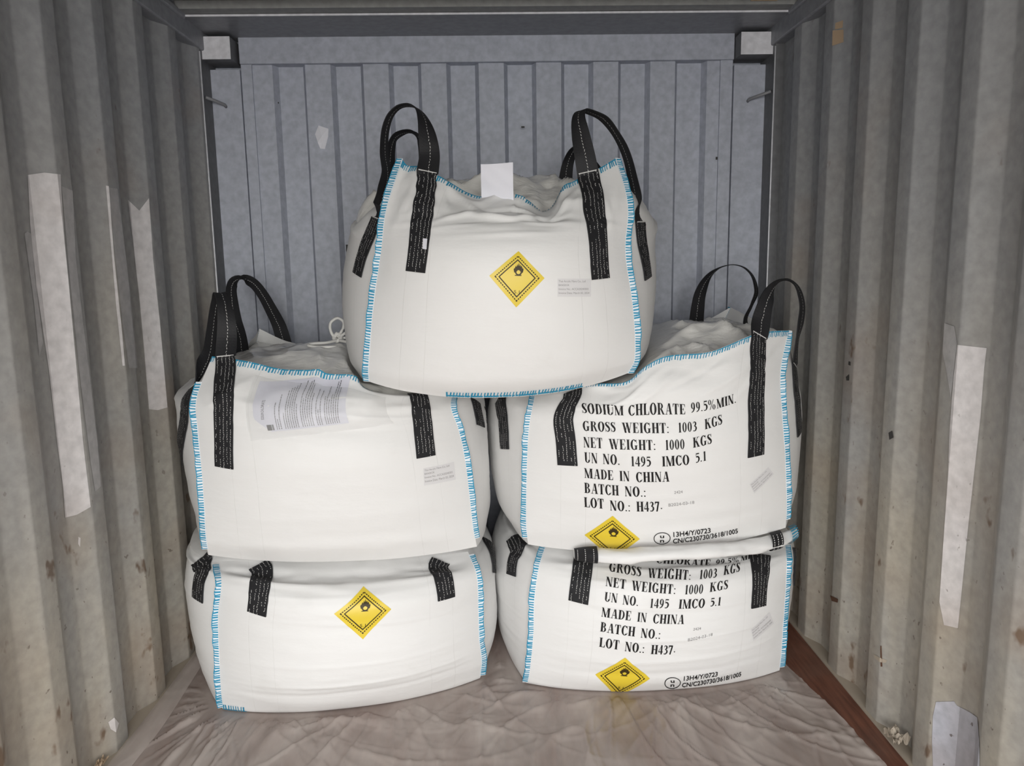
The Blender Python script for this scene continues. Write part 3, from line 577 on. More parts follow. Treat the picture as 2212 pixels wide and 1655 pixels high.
# ------------------------------------------------------------------ materials
def mat(name, col=(.5, .5, .5), rough=.5, spec=.3):
    m = bpy.data.materials.new(name); m.use_nodes = True
    b = m.node_tree.nodes['Principled BSDF']
    b.inputs['Base Color'].default_value = (*col, 1); b.inputs['Roughness'].default_value = rough
    b.inputs['Specular IOR Level'].default_value = spec
    return m
def nodes(m): return m.node_tree.nodes, m.node_tree.links, m.node_tree.nodes['Principled BSDF']
def N(m, t, **kw):
    n = m.node_tree.nodes.new('ShaderNode' + t)
    for k, v in kw.items(): setattr(n, k, v)
    return n
def noise(m, scale, detail=4, vec=None, stretch=None):
    n = N(m, 'TexNoise'); n.inputs['Scale'].default_value = scale; n.inputs['Detail'].default_value = detail
    if vec is None:
        vec = N(m, 'TexCoord').outputs['Object']
    if stretch:
        mp = N(m, 'Mapping'); mp.inputs['Scale'].default_value = stretch
        m.node_tree.links.new(vec, mp.inputs[0]); vec = mp.outputs[0]
    m.node_tree.links.new(vec, n.inputs['Vector']); return n.outputs['Fac']
def ramp(m, fac, stops):
    r = N(m, 'ValToRGB'); e = r.color_ramp.elements
    while len(e) < len(stops): e.new(.5)
    for i, (p, c) in enumerate(stops):
        e[i].position = p; e[i].color = (*c, 1) if len(c) == 3 else c
    m.node_tree.links.new(fac, r.inputs[0]); return r.outputs[0]
def mixc(m, fac, a, b, mode='MIX'):
    x = N(m, 'Mix', data_type='RGBA', blend_type=mode); L = m.node_tree.links
    for s, i in ((fac, 0), (a, 6), (b, 7)):
        if hasattr(s, 'links'): L.new(s, x.inputs[i])
        elif isinstance(s, (int, float)): x.inputs[i].default_value = s
        else: x.inputs[i].default_value = (*s, 1)
    return x.outputs[2]
def math_(m, op, a, b=None, clamp=False):
    x = N(m, 'Math', operation=op, use_clamp=clamp); L = m.node_tree.links
    for s, i in ((a, 0), (b, 1)):
        if s is None: continue
        if hasattr(s, 'links'): L.new(s, x.inputs[i])
        else: x.inputs[i].default_value = s
    return x.outputs[0]
def bump(m, h, strength=.3, dist=.002):
    b = N(m, 'Bump'); b.inputs['Strength'].default_value = strength; b.inputs['Distance'].default_value = dist
    m.node_tree.links.new(h, b.inputs['Height']); m.node_tree.links.new(b.outputs[0], nodes(m)[2].inputs['Normal'])

BW = (0, 0, 0), (1, 1, 1)
def steel(name, base, dirt, dirt_lo, dirt_hi, rust=.0, rough=.5):
    """painted container steel with scuffs, dust streaks and rust specks"""
    m = mat(name, base, rough, .35); L = m.node_tree.links; b = nodes(m)[2]
    tcn = N(m, 'TexCoord'); s = N(m, 'SeparateXYZ'); L.new(tcn.outputs['Object'], s.inputs[0])
    streak = ramp(m, noise(m, 3.2, 6, tcn.outputs['Object'], (1.6, 1.6, .28)), [(.36, BW[0]), (.68, BW[1])])
    hz = N(m, 'MapRange'); hz.inputs['From Min'].default_value = 2.1; hz.inputs['From Max'].default_value = .5
    hz.inputs['To Min'].default_value = dirt_lo; hz.inputs['To Max'].default_value = dirt_hi
    L.new(s.outputs['Z'], hz.inputs['Value'])
    wob = noise(m, 1.7, 3, tcn.outputs['Object'])
    f = math_(m, 'MULTIPLY', hz.outputs[0], math_(m, 'ADD', math_(m, 'MULTIPLY', streak, .55), math_(m, 'MULTIPLY', wob, .9)), True)
    c = mixc(m, f, base, dirt)
    grain = ramp(m, noise(m, 38, 5, tcn.outputs['Object']), [(.3, (.86, .86, .86)), (.7, (1.1, 1.1, 1.1))])
    c = mixc(m, 1.0, c, grain, 'MULTIPLY')
    if rust:
        low = N(m, 'MapRange'); low.inputs['From Min'].default_value = 1.5; low.inputs['From Max'].default_value = .1
        L.new(s.outputs['Z'], low.inputs['Value'])
        sp = noise(m, 16, 3, tcn.outputs['Object'], (1, 1, .6))
        cl = noise(m, 2.6, 2, tcn.outputs['Object'])
        t = math_(m, 'ADD', math_(m, 'MULTIPLY', sp, .62), math_(m, 'MULTIPLY', cl, .38))
        sp2 = ramp(m, math_(m, 'ADD', t, math_(m, 'MULTIPLY', low.outputs[0], .07)), [(.655, BW[0]), (.70, BW[1])])
        c = mixc(m, math_(m, 'MULTIPLY', sp2, rust), c, (.10, .055, .03))
        halo = ramp(m, math_(m, 'ADD', cl, math_(m, 'MULTIPLY', low.outputs[0], .16)), [(.58, BW[0]), (.80, BW[1])])
        c = mixc(m, math_(m, 'MULTIPLY', halo, .30), c, (.30, .19, .11))
        spk = ramp(m, noise(m, 60, 2, tcn.outputs['Object'], (1, 1, .7)), [(.70, BW[0]), (.74, BW[1])])
        c = mixc(m, math_(m, 'MULTIPLY', math_(m, 'MULTIPLY', spk, low.outputs[0]), .75), c, (.07, .045, .03))
    L.new(c, b.inputs['Base Color'])
    bump(m, noise(m, 22, 4, tcn.outputs['Object']), .12, .004)
    return m

M_WALL = steel('grey_wall_paint', (0.3, 0.31, 0.325), (0.4, 0.365, 0.305), .1, 1.0, rust=.8)
M_REAR = steel('blue_grey_rear_paint', (0.44, 0.465, 0.54), (.30, .30, .30), .1, .55, rust=0)
M_FRAME = steel('grey_frame_paint', (0.27, 0.28, 0.305), (.22, .22, .21), .1, .3, rust=0, rough=.42)
M_ROOF = steel('roof_paint', (0.27, 0.275, 0.27), (.3, .3, .28), .2, .4, rust=0)
M_LIGHTPAINT = steel('pale_repair_paint', (.66, .645, .66), (.62, .57, .53), .15, .6, rust=.1)
M_MIDPAINT = steel('mid_grey_repair_paint', (.43, .425, .435), (.44, .42, .395), .2, .7, rust=.1)
M_BLUEPAINT = steel('blue_grey_repair_paint', (.46, .465, .52), (.45, .45, .48), .1, .3, rust=.1)
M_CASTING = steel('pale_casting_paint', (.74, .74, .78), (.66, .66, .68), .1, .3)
M_SHADOWSTEEL = steel('shaded_steel_tone', (.15, .152, .16), (.12, .12, .115), .1, .3)  # dark tone painting shade into casting sides, also on the post returns
M_SEALANT = mat('cream_sealant', (.42, .36, .29), .6)
M_RUST = mat('rust', (.10, .05, .03), .9)
M_DARKMARK = mat('dark_scuff', (.055, .052, .05), .8)
M_GALV = mat('lashing_steel', (.24, .245, .26), .4)

M_FLOOR = mat('reddish_container_floor_board', (.16, .06, .04), .55)
fcn = N(M_FLOOR, 'TexCoord').outputs['Object']
g_ = noise(M_FLOOR, 7, 6, fcn, (9, .8, 1))
c_ = ramp(M_FLOOR, g_, [(.3, (.105, .042, .028)), (.7, (.215, .088, .055))])
c_ = mixc(M_FLOOR, ramp(M_FLOOR, noise(M_FLOOR, 3, 4, fcn), [(.5, BW[0]), (.75, (.6, .6, .6))]), c_, (.20, .12, .09))
M_FLOOR.node_tree.links.new(c_, nodes(M_FLOOR)[2].inputs['Base Color'])
bump(M_FLOOR, g_, .3, .002)

M_GROUND = mat('concrete_yard', (.34, .33, .31), .8)
M_GROUND.node_tree.links.new(ramp(M_GROUND, noise(M_GROUND, 2, 5), [(.3, (.17, .168, .16)), (.7, (.25, .245, .235))]), nodes(M_GROUND)[2].inputs['Base Color'])

# woven white bag cloth: vertical fold lines pressed into each panel, fine weave
def cloth(name, base):
    m = mat(name, base, .52, .28); L = m.node_tree.links; b = nodes(m)[2]
    uvn = N(m, 'UVMap', uv_map='UVMap'); s = N(m, 'SeparateXYZ'); L.new(uvn.outputs[0], s.inputs[0])
    wob = math_(m, 'MULTIPLY', math_(m, 'SUBTRACT', noise(m, 2.3, 2), .5), .012)
    line = None
    for u0 in (.125, .215, .79, .885):
        d = math_(m, 'ABSOLUTE', math_(m, 'SUBTRACT', math_(m, 'ADD', s.outputs['X'], wob), u0))
        k = math_(m, 'SUBTRACT', 1.0, math_(m, 'MULTIPLY', d, 620.0), True)
        line = k if line is None else math_(m, 'MAXIMUM', line, k)
    line = math_(m, 'MULTIPLY', line, ramp(m, noise(m, 9, 3), [(.35, (.15,)*3), (.65, (.8,)*3)]))
    c = mixc(m, math_(m, 'MULTIPLY', line, .30), base, (.42, .42, .40))
    smud = ramp(m, noise(m, 5.5, 5), [(.62, BW[0]), (.82, (.28,)*3)])
    c = mixc(m, smud, c, (.60, .59, .56))
    L.new(c, b.inputs['Base Color'])
    wv = N(m, 'TexWave'); wv.inputs['Scale'].default_value = 330; wv.inputs['Distortion'].default_value = 1.5
    mp = N(m, 'Mapping'); mp.inputs['Scale'].default_value = (.15, .15, 1)
    tco = N(m, 'TexCoord'); L.new(tco.outputs['Object'], mp.inputs[0]); 
    wv.bands_direction = 'Z'; L.new(mp.outputs[0], wv.inputs['Vector'])
    cre = noise(m, 9, 5, tco.outputs['Object'], (1, 1, 3.2))
    h = math_(m, 'ADD', math_(m, 'MULTIPLY', wv.outputs['Fac'], .015), math_(m, 'ADD', cre, math_(m, 'MULTIPLY', line, -.25)))
    bump(m, h, .22, .010)
    return m
M_CLOTH = cloth('white_woven_bag_cloth', (0.8, 0.795, 0.785))
M_FIN = mat('white_seam_tape', (.74, .79, .83), .6)
M_COVER = mat('grey_film_bag_top', (.50, .49, .465), .30, .5)
cvn = N(M_COVER, 'TexCoord').outputs['Object']
M_COVER.node_tree.links.new(ramp(M_COVER, noise(M_COVER, 6, 5, cvn), [(.3, (.78, .765, .73)), (.7, (.89, .875, .84))]), nodes(M_COVER)[2].inputs['Base Color'])
nodes(M_COVER)[2].inputs['Coat Weight'].default_value = .7; nodes(M_COVER)[2].inputs['Coat Roughness'].default_value = .14
bump(M_COVER, noise(M_COVER, 22, 6, cvn, (1, 2.5, 1)), .5, .008)
M_WEB = mat('black_webbing', (.016, .016, .018), .62, .3)
bump(M_WEB, noise(M_WEB, 420, 2), .5, .001)
M_DASH = mat('white_thread', (.55, .54, .53), .7)
M_BLUE = mat('blue_stitching', (.028, .27, .44), .6)
M_YEL = mat('yellow_label', (.76, .57, .045), .38, .4)
M_INK = mat('black_ink', (.018, .016, .016), .6, .2)
M_LINK = mat('black_label_ink', (.045, .03, .008), .5, .3)
M_GREYINK = mat('grey_ink', (.32, .31, .31), .6, .2)
M_DOCINK = mat('document_ink', (.13, .13, .14), .6, .2)
M_STICK = mat('pale_sticker', (.72, .71, .715), .45)
M_PAPER = mat('white_paper', (.78, .78, .84), .6)
M_DOC = mat('document_paper', (.66, .66, .74), .6)
M_ROPE = mat('white_cord', (.75, .74, .71), .6)
M_FILM = mat('clear_pouch_film', (.88, .88, .88), .28, .6)
nodes(M_FILM)[2].inputs['Alpha'].default_value = .26
bump(M_FILM, noise(M_FILM, 7, 2, None, (1, 1, 2)), .25, .006)
M_TAPE = mat('tan_tape', (.42, .31, .21), .5)

M_SHEET = mat('clear_plastic_sheet', (.56, .51, .485), .26, .6)
shn = N(M_SHEET, 'TexCoord').outputs['Object']
sf = noise(M_SHEET, 3.0, 5, shn)
M_SHEET.node_tree.links.new(ramp(M_SHEET, sf, [(.3, (.63, .54, .495)), (.7, (.71, .64, .59))]), nodes(M_SHEET)[2].inputs['Base Color'])
M_SHEET.node_tree.links.new(ramp(M_SHEET, noise(M_SHEET, 4.5, 6, shn, (2.2, .7, 1)), [(.3, (.40,)*3), (.72, (.68,)*3)]), nodes(M_SHEET)[2].inputs['Alpha'])
bump(M_SHEET, noise(M_SHEET, 20, 5, shn, (2, .8, 1)), .18, .005)

# ------------------------------------------------------------------ the container
def side_profile(sign, far):
    """trapezoid corrugation seen in plan: list of (Y, X), starting at the rear"""
    p = 0.2773; pts = []
    k0 = -int((3.25 - far) / p) - 1
    for k in range(k0, 30):
        y = far - k*p
        pts += [(y, W2), (y - .070, W2), (y - .138, W2 + .036), (y - .210, W2 + .036)]
    pts = [(min(y, 3.27), x) for y, x in pts if y < 3.27 + .01 and y > DOOR_Y]
    pts = [(3.27, pts[0][1])] + pts + [(DOOR_Y, pts[-1][1])]
    return [(y, sign*x) for y, x in pts]

Z_TOP = 2.33
def rounded(prof, r, n=3):
    out = [prof[0]]
    for a, b, c in zip(prof[:-2], prof[1:-1], prof[2:]):
        a, b, c = np.array(a), np.array(b), np.array(c); da, dc = np.linalg.norm(a - b), np.linalg.norm(c - b)
        if da < 1e-6 or dc < 1e-6: continue
        k = min(r, da*.4, dc*.4); p0 = b + (a - b)/da*k; p1 = b + (c - b)/dc*k
        for i in range(n + 1):
            t = i/n; out.append(tuple(p0*(1-t)**2 + 2*b*t*(1-t) + p1*t*t))
    return out + [prof[-1]]
def side_wall(name, sign, far, patches):
    prof = side_profile(sign, far)
    mb = MB()
    rp = rounded(prof, .0055)
    mb.grid(np.array([[(x, y, z) for y, x in rp] for z in (-.02, Z_TOP)]), 0, flip=(sign < 0))
    nsm = len(mb.f)
    # outer skin closing the sheet
    xo = sign*(W2 + .05)
    mb.quad((xo, prof[0][0], -.02), (xo, DOOR_Y, -.02), (xo, DOOR_Y, Z_TOP), (xo, prof[0][0], Z_TOP), 0)
    for mi, poly in patches:                                   # brushed repair paint on single facets
        mb.poly([(x - sign*.0016, y - .0008, z) for x, y, z in poly], mi)
    o = struct(mb.build(name, [M_WALL, M_LIGHTPAINT, M_MIDPAINT, M_BLUEPAINT, M_SEALANT, M_DARKMARK, M_RUST]))
    o.data.polygons.foreach_set('use_smooth', [i < nsm for i in range(len(mb.f))])
    return o

wall_left = side_wall('wall_left', -1, 1.9292, PATCH_L)
wall_right = side_wall('wall_right', 1, 2.7978, PATCH_R)

# rear wall: corrugated end panel between two flat edge strips
YR = 3.40
mb = MB()
prof = [(-1.0, YR), (-.9385, YR)]
for n in range(-4, 4):
    c = .1255 + n*.2435                   # centre of each recess
    prof += [(c - .0685, YR), (c - .052, YR + .038), (c + .052, YR + .038), (c + .0685, YR)]
prof += [(.979, YR)]
prof = sorted(prof, key=lambda q: q[0])
for (x0, y0), (x1, y1) in zip(prof[:-1], prof[1:]):
    if x1 - x0 > 1e-5: mb.quad((x0, y0, -.02), (x1, y1, -.02), (x1, y1, 2.31), (x0, y0, 2.31))
mb.box((-1.25, YR + .05, -.02), (1.25, YR + .06, 2.40))
for x in (-.006,):                        # weld line down the middle ridge
    mb.box((x - .0015, YR - .001, 0), (x + .0015, YR + .002, 2.29))
for (x, z, w, h) in ((.135, 2.02, .014, .006), (.150, 1.80, .004, .02), (.41, 2.03, .003, .006), (-.62, 1.52, .05, .03), (.55, 1.94, .006, .006), (.975, 1.88, .008, .012), (-.90, 2.13, .004, .006)):
    mb.box((x - w/2, YR - .0012 if True else 0, z - h/2), (x + w/2, YR + .001, z + h/2), 1)
wall_back = struct(mb.build('wall_back', [M_REAR, M_DARKMARK]))

# flat edge strips, corner posts, castings and lashing bars
n_trim = [0]
def trim(build):
    n_trim[0] += 1
    o = struct(build('trim_%d' % n_trim[0]))
    return o
for s in (-1, 1):
    mb = MB(); xs = sorted((s*1.0 if s < 0 else .979, s*1.046 if s < 0 else 1.033))
    mb.box((xs[0], YR - .010, -.02), (xs[1], YR + .05, 2.285))
    trim(lambda nm: mb.build(nm, M_REAR, bevel=.003))
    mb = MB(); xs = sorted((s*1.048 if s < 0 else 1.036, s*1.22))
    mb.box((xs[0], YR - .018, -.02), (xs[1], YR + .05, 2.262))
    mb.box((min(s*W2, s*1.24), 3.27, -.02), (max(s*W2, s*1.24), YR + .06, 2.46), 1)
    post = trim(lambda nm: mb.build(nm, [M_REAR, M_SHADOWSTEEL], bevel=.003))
    mb = MB()                                                  # lashing bar welded across the post corner
    xa = s*1.168; xb = -1.115 if s < 0 else 1.098
    mb.tube([(xa, 3.30, 2.135), (xb*.6 + xa*.4, 3.345, 2.125), (xb, 3.365, 2.117), (xb, 3.385, 2.112)], .0065)
    mb.build('lashing_bar', M_GALV, post, True)
    mb = MB()                                                  # bright weld bead where side panel meets post
    mb.tube([(s*1.168, 3.268, 0), (s*1.168, 3.268, 2.305)], .003, 6)
    mb.build('weld_bead', M_CASTING, post, True)
    mb = MB()                                                  # corner casting: pale face, shade painted into the dark sides
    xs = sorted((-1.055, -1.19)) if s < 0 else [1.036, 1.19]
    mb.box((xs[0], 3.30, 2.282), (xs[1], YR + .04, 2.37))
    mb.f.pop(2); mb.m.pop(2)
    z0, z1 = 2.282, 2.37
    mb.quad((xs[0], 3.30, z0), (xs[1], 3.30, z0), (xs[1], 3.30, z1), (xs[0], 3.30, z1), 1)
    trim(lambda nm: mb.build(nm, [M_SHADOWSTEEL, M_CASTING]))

# rear header rail, roof header plate, side rails, roof
mb = MB(); mb.box((-1.046, YR - .022, 2.282), (1.034, YR + .05, 2.39))
header = trim(lambda nm: mb.build(nm, [M_REAR, M_FRAME], bevel=.004))
mb = MB(); mb.box((-1.19, 3.10, 2.386), (1.19, YR + .06, 2.392))
trim(lambda nm: mb.build(nm, M_FRAME))
mb = MB(); mb.box((-1.165, 3.097, 2.3845), (1.155, 3.1005, 2.3915))
trim(lambda nm: mb.build(nm, M_CASTING))
for s in (-1, 1):
    mb = MB()
    lo, hi = sorted((s*1.160, s*1.235))
    mb.box((lo, DOOR_Y, 2.315), (hi, 3.44, 2.46))
    lo, hi = sorted((s*1.150, s*1.225))
    mb.box((lo, DOOR_Y, 2.375), (hi, 3.10, 2.40))
    trim(lambda nm: mb.build(nm, M_FRAME, bevel=.006))
    mb = MB()                                                  # bottom rail lip seen in the recesses
    lo, hi = sorted((s*1.160, s*1.235))
    mb.box((lo, DOOR_Y, -.03), (hi, 3.38, .004))
    trim(lambda nm: mb.build(nm, M_SEALANT))
mb = MB(); y = 3.10; xs = 1.20
zs = 2.393
prof = [(3.42, zs), (3.035, zs)]
y = 3.035
while y > DOOR_Y:
    prof += [(y - .012, zs + .024), (y - .13, zs + .024), (y - .15, zs), (y - .21, zs)]; y -= .21
for (y0, z0), (y1, z1) in zip(prof[:-1], prof[1:]):
    mb.quad((-xs, y0, z0), (xs, y0, z0), (xs, y1, z1), (-xs, y1, z1))
mb.box((-1.25, DOOR_Y, 2.45), (1.25, 3.47, 2.455))
mb.box((.98, 3.0225, 2.402), (1.08, 3.026, 2.412), 1)
struct(mb.build('ceiling', [M_ROOF, M_TAPE]))

# floor boards and the yard outside
mb = MB()
xb = [-1.16 + i*2.32/8 for i in range(9)]
for a, b in zip(xb[:-1], xb[1:]):
    mb.box((a + .001, DOOR_Y, -.03), (b - .001, 3.39, 0))
mb.box((-1.25, DOOR_Y, -.09), (1.25, 3.47, -.031))
struct(mb.build('floor', M_FLOOR))
mb = MB(); mb.box((-14, -20, -1.0), (14, DOOR_Y - .3, -.9))
struct(mb.build('ground', M_GROUND))
mb = MB(); mb.box((-1.25, DOOR_Y - .05, -.16), (1.25, DOOR_Y, -.01))
trim(lambda nm: mb.build(nm, M_FRAME))


# ------------------------------------------------------------------ bags
def slices(poly, n):
    out = []; ys = [p[1] for p in poly]
    for i in range(int(math.floor(min(ys)*n)), int(math.ceil(max(ys)*n))):
        q = poly
        for lim, sg in ((i/n, 1), ((i + 1)/n, -1)):
            r = []
            for a, b in zip(q, q[1:] + q[:1]):
                da, db = (a[1] - lim)*sg, (b[1] - lim)*sg
                if da >= 0: r.append(a)
                if da*db < 0: t = da/(da - db); r.append((a[0] + (b[0]-a[0])*t, a[1] + (b[1]-a[1])*t))
            q = r
            if len(q) < 3: break
        if len(q) >= 3: out.append(q)
    return out

def panel_decal(mb, bag, k, polys, quad, off, m=0):
    """flat polygons in a unit square -> printed on panel k inside a quad of (u, v) corners"""
    q = np.array(quad, float)
    for poly in polys:
        a = np.array(poly, float); x = a[:, 0:1]; y = a[:, 1:2]
        uv = q[0]*(1-x)*(1-y) + q[1]*x*(1-y) + q[2]*x*y + q[3]*(1-x)*y
        if (uv[:, 1] <= .001).all(): continue
        p, n = bag.at(k, uv[:, 0], np.clip(uv[:, 1], .001, 1))
        mb.poly((p + n*off).tolist(), m)

def gridpolys(n, m=None):
    m = m or n
    return [[(i/n, j/m), ((i+1)/n, j/m), ((i+1)/n, (j+1)/m), (i/n, (j+1)/m)] for i in range(n) for j in range(m)]

# --- serif capitals drawn as polygons (cap height 1)
def _rect(a, b, c, d): return [[(a, b), (c, b), (c, d), (a, d)]]
def _arc(cx, cy, ox, oy, ix, iy, a0, a1, n=14):
    out = []
    for i in range(n):
        t0 = math.radians(a0 + (a1-a0)*i/n); t1 = math.radians(a0 + (a1-a0)*(i+1)/n)
        out.append([(cx+ix*math.cos(t0), cy+iy*math.sin(t0)), (cx+ox*math.cos(t0), cy+oy*math.sin(t0)),
                    (cx+ox*math.cos(t1), cy+oy*math.sin(t1)), (cx+ix*math.cos(t1), cy+iy*math.sin(t1))])
    return out
def _str(pts, n=14):
    P = np.array([(x, y, 0, w) for x, y, w in pts]); s = np.linspace(0, len(P)-1, n)
    Q = hermite(np.arange(len(P)), P, s); d = np.gradient(Q[:, :2], axis=0); d /= np.linalg.norm(d, axis=1)[:, None] + 1e-9
    nn = np.stack([-d[:, 1], d[:, 0]], 1)*Q[:, 3:4]/2; L = Q[:, :2] + nn; R = Q[:, :2] - nn
    return [[tuple(L[i]), tuple(R[i]), tuple(R[i+1]), tuple(L[i+1])] for i in range(n-1)]
def _stem(x, y0=0, y1=1, t=.195, b=1, tp=1):
    o = _rect(x, y0, x+t, y1)
    if b: o += _rect(x-.06, y0, x+t+.06, y0+.045)
    if tp: o += _rect(x-.06, y1-.045, x+t+.06, y1)
    return o
def _par(x0, y0, x1, y1, t): return [[(x0, y0), (x0+t, y0), (x1+t, y1), (x1, y1)]]
def _dot(x, y, r=.075): return [[(x+r*math.cos(i*math.pi/5), y+r*.8*math.sin(i*math.pi/5)) for i in range(10)]]
GL = {
 'I': (.37, _stem(.10)), 'H': (.74, _stem(.09) + _stem(.48) + _rect(.2, .47, .52, .535)),
 'N': (.72, _stem(.10, t=.05) + _stem(.57, t=.05, b=0) + _par(.05, 1, .46, 0, .19)),
 'M': (.92, _stem(.10, t=.05) + _stem(.65) + _par(.05, 1, .37, 0, .17) + _par(.655, 1, .40, 0, .06) + _rect(.03, .955, .2, 1)),
 'D': (.70, _stem(.09) + _rect(.2, 0, .32, .05) + _rect(.2, .95, .32, 1) + _arc(.30, .5, .36, .5, .19, .45, -90, 90)),
 'O': (.72, _arc(.36, .5, .33, .52, .13, .455, 0, 360, 22)),
 'C': (.68, _arc(.37, .5, .33, .52, .13, .455, 42, 318, 20) + _rect(.585, .66, .625, 1) + _par(.60, .27, .56, .10, .05)),
 'G': (.76, _arc(.37, .5, .33, .52, .13, .455, 42, 305, 20) + _rect(.585, .66, .625, 1) + _rect(.48, .03, .65, .42) + _rect(.42, .385, .72, .43)),
 'S': (.54, _str([(.44, .82, .05), (.30, .955, .06), (.14, .90, .12), (.11, .72, .17), (.28, .52, .21), (.43, .33, .17), (.40, .12, .13), (.24, .04, .06), (.09, .17, .05)], 22) + _rect(.42, .68, .46, 1) + _rect(.06, 0, .10, .34)),
 'U': (.72, _stem(.09, .28, b=0) + _stem(.57, .28, t=.05, b=0) + _arc(.355, .28, .265, .30, .095, .235, 180, 360, 12)),
 'L': (.62, _stem(.09) + _rect(.2, 0, .58, .05) + [[(.50, .05), (.58, 0), (.60, .32), (.57, .32)]]),
 'E': (.64, _stem(.09) + _rect(.2, 0, .56, .05) + _rect(.2, .95, .56, 1) + _rect(.2, .475, .42, .53) + _rect(.41, .36, .45, .64) + [[(.49, .05), (.56, 0), (.60, .30), (.57, .30)], [(.49, .95), (.56, 1), (.58, .72), (.55, .72)]]),
 'T': (.66, _stem(.245, tp=0) + _rect(.05, .95, .61, 1) + [[(.05, 1), (.03, .70), (.06, .70), (.13, .95)], [(.61, 1), (.63, .70), (.60, .70), (.53, .95)]]),
 'R': (.74, _stem(.09) + _rect(.2, .95, .34, 1) + _rect(.2, .48, .34, .53) + _arc(.32, .74, .27, .26, .11, .21, -90, 90, 10) + _par(.32, .5, .54, 0, .17) + _rect(.52, 0, .74, .045)),
 'B': (.66, _stem(.09) + _rect(.2, .95, .32, 1) + _rect(.2, .49, .34, .54) + _rect(.2, 0, .34, .05) + _arc(.31, .75, .25, .25, .09, .20, -90, 90, 10) + _arc(.33, .27, .28, .27, .11, .22, -90, 90, 10)),
 'A': (.74, [[(.12, 0), (.17, 0), (.38, .92), (.36, 1)]] + _par(.34, 1, .50, 0, .18) + _rect(.2, .31, .52, .365) + _rect(.02, 0, .26, .045) + _rect(.42, 0, .74, .045)),
 'W': (1.0, _par(.06, 1, .27, 0, .18) + _par(.50, 1, .30, 0, .05) + _par(.40, 1, .62, 0, .18) + _par(.88, 1, .66, 0, .05) + _rect(.0, .955, .28, 1) + _rect(.36, .955, .62, 1) + _rect(.80, .955, 1.0, 1)),
 'K': (.78, _stem(.09) + _par(.55, 1, .2, .42, .06) + _par(.28, .62, .54, 0, .19) + _rect(.46, .955, .72, 1) + _rect(.46, 0, .78, .045)),
 '0': (.52, _arc(.26, .5, .22, .51, .075, .46, 0, 360, 20)),
 '1': (.44, _stem(.16, t=.16, tp=0) + [[(.05, .84), (.16, .88), (.32, 1), (.28, 1)]]),
 '3': (.50, _str([(.08, .80, .05), (.20, .96, .07), (.35, .86, .15), (.33, .64, .14), (.20, .53, .06), (.36, .46, .12), (.40, .26, .16), (.28, .05, .09), (.08, .06, .09)], 20)),
 '4': (.52, _rect(.28, 0, .43, 1) + _rect(.03, .22, .50, .32) + [[(.03, .32), (.08, .32), (.34, .92), (.34, 1)]]),
 '5': (.50, _rect(.12, .88, .44, 1) + _rect(.10, .55, .14, 1) + _str([(.10, .58, .06), (.24, .64, .14), (.39, .50, .16), (.40, .27, .16), (.28, .06, .09), (.08, .05, .09)], 16)),
 '7': (.50, _rect(.05, .86, .47, 1) + [[(.05, 1), (.03, .68), (.06, .68), (.13, .88)]] + _par(.15, 0, .33, .88, .14)),
 '9': (.52, _arc(.26, .68, .21, .33, .07, .28, 0, 360, 16) + _str([(.40, .68, .14), (.39, .40, .14), (.28, .14, .11), (.08, .01, .06)], 12)),
 '%': (.90, _arc(.22, .76, .17, .26, .07, .22, 0, 360, 12) + _arc(.68, .24, .17, .26, .07, .22, 0, 360, 12) + _par(.20, 0, .62, 1, .06)),
 '.': (.26, _dot(.13, .07)), ':': (.30, _dot(.15, .07) + _dot(.15, .55)), '*': (.30, _dot(.16, .30, .07)), ' ': (.3, []),
}
def serif(word):
    x = 0; out = []
    for ch in word:
        w, g = GL[ch]; out += [[(px + x, py) for px, py in poly] for poly in g]; x += w + .02
    x -= .02
    return [[(px/x, py) for px, py in poly] for poly in out]

_sans = {}
def sans(text, bold=0.0):
    """built-in sans lettering as triangles in a unit box"""
    key = (text, bold)
    if key in _sans: return _sans[key]
    cu = bpy.data.curves.new('lettering', 'FONT'); cu.body = text; cu.resolution_u = 3; cu.offset = bold
    o = bpy.data.objects.new('lettering', cu); COL.objects.link(o)
    dg = bpy.context.evaluated_depsgraph_get()
    me = bpy.data.meshes.new_from_object(o.evaluated_get(dg))
    bpy.data.objects.remove(o); bpy.data.curves.remove(cu)
    v = np.array([q.co[:2] for q in me.vertices]); lo = v.min(0); hi = v.max(0)
    v = (v - [lo[0], 0]) / [hi[0] - lo[0], .73]
    out = [[tuple(v[i]) for i in p.vertices] for p in me.polygons]
    bpy.data.meshes.remove(me); _sans[key] = out
    return out

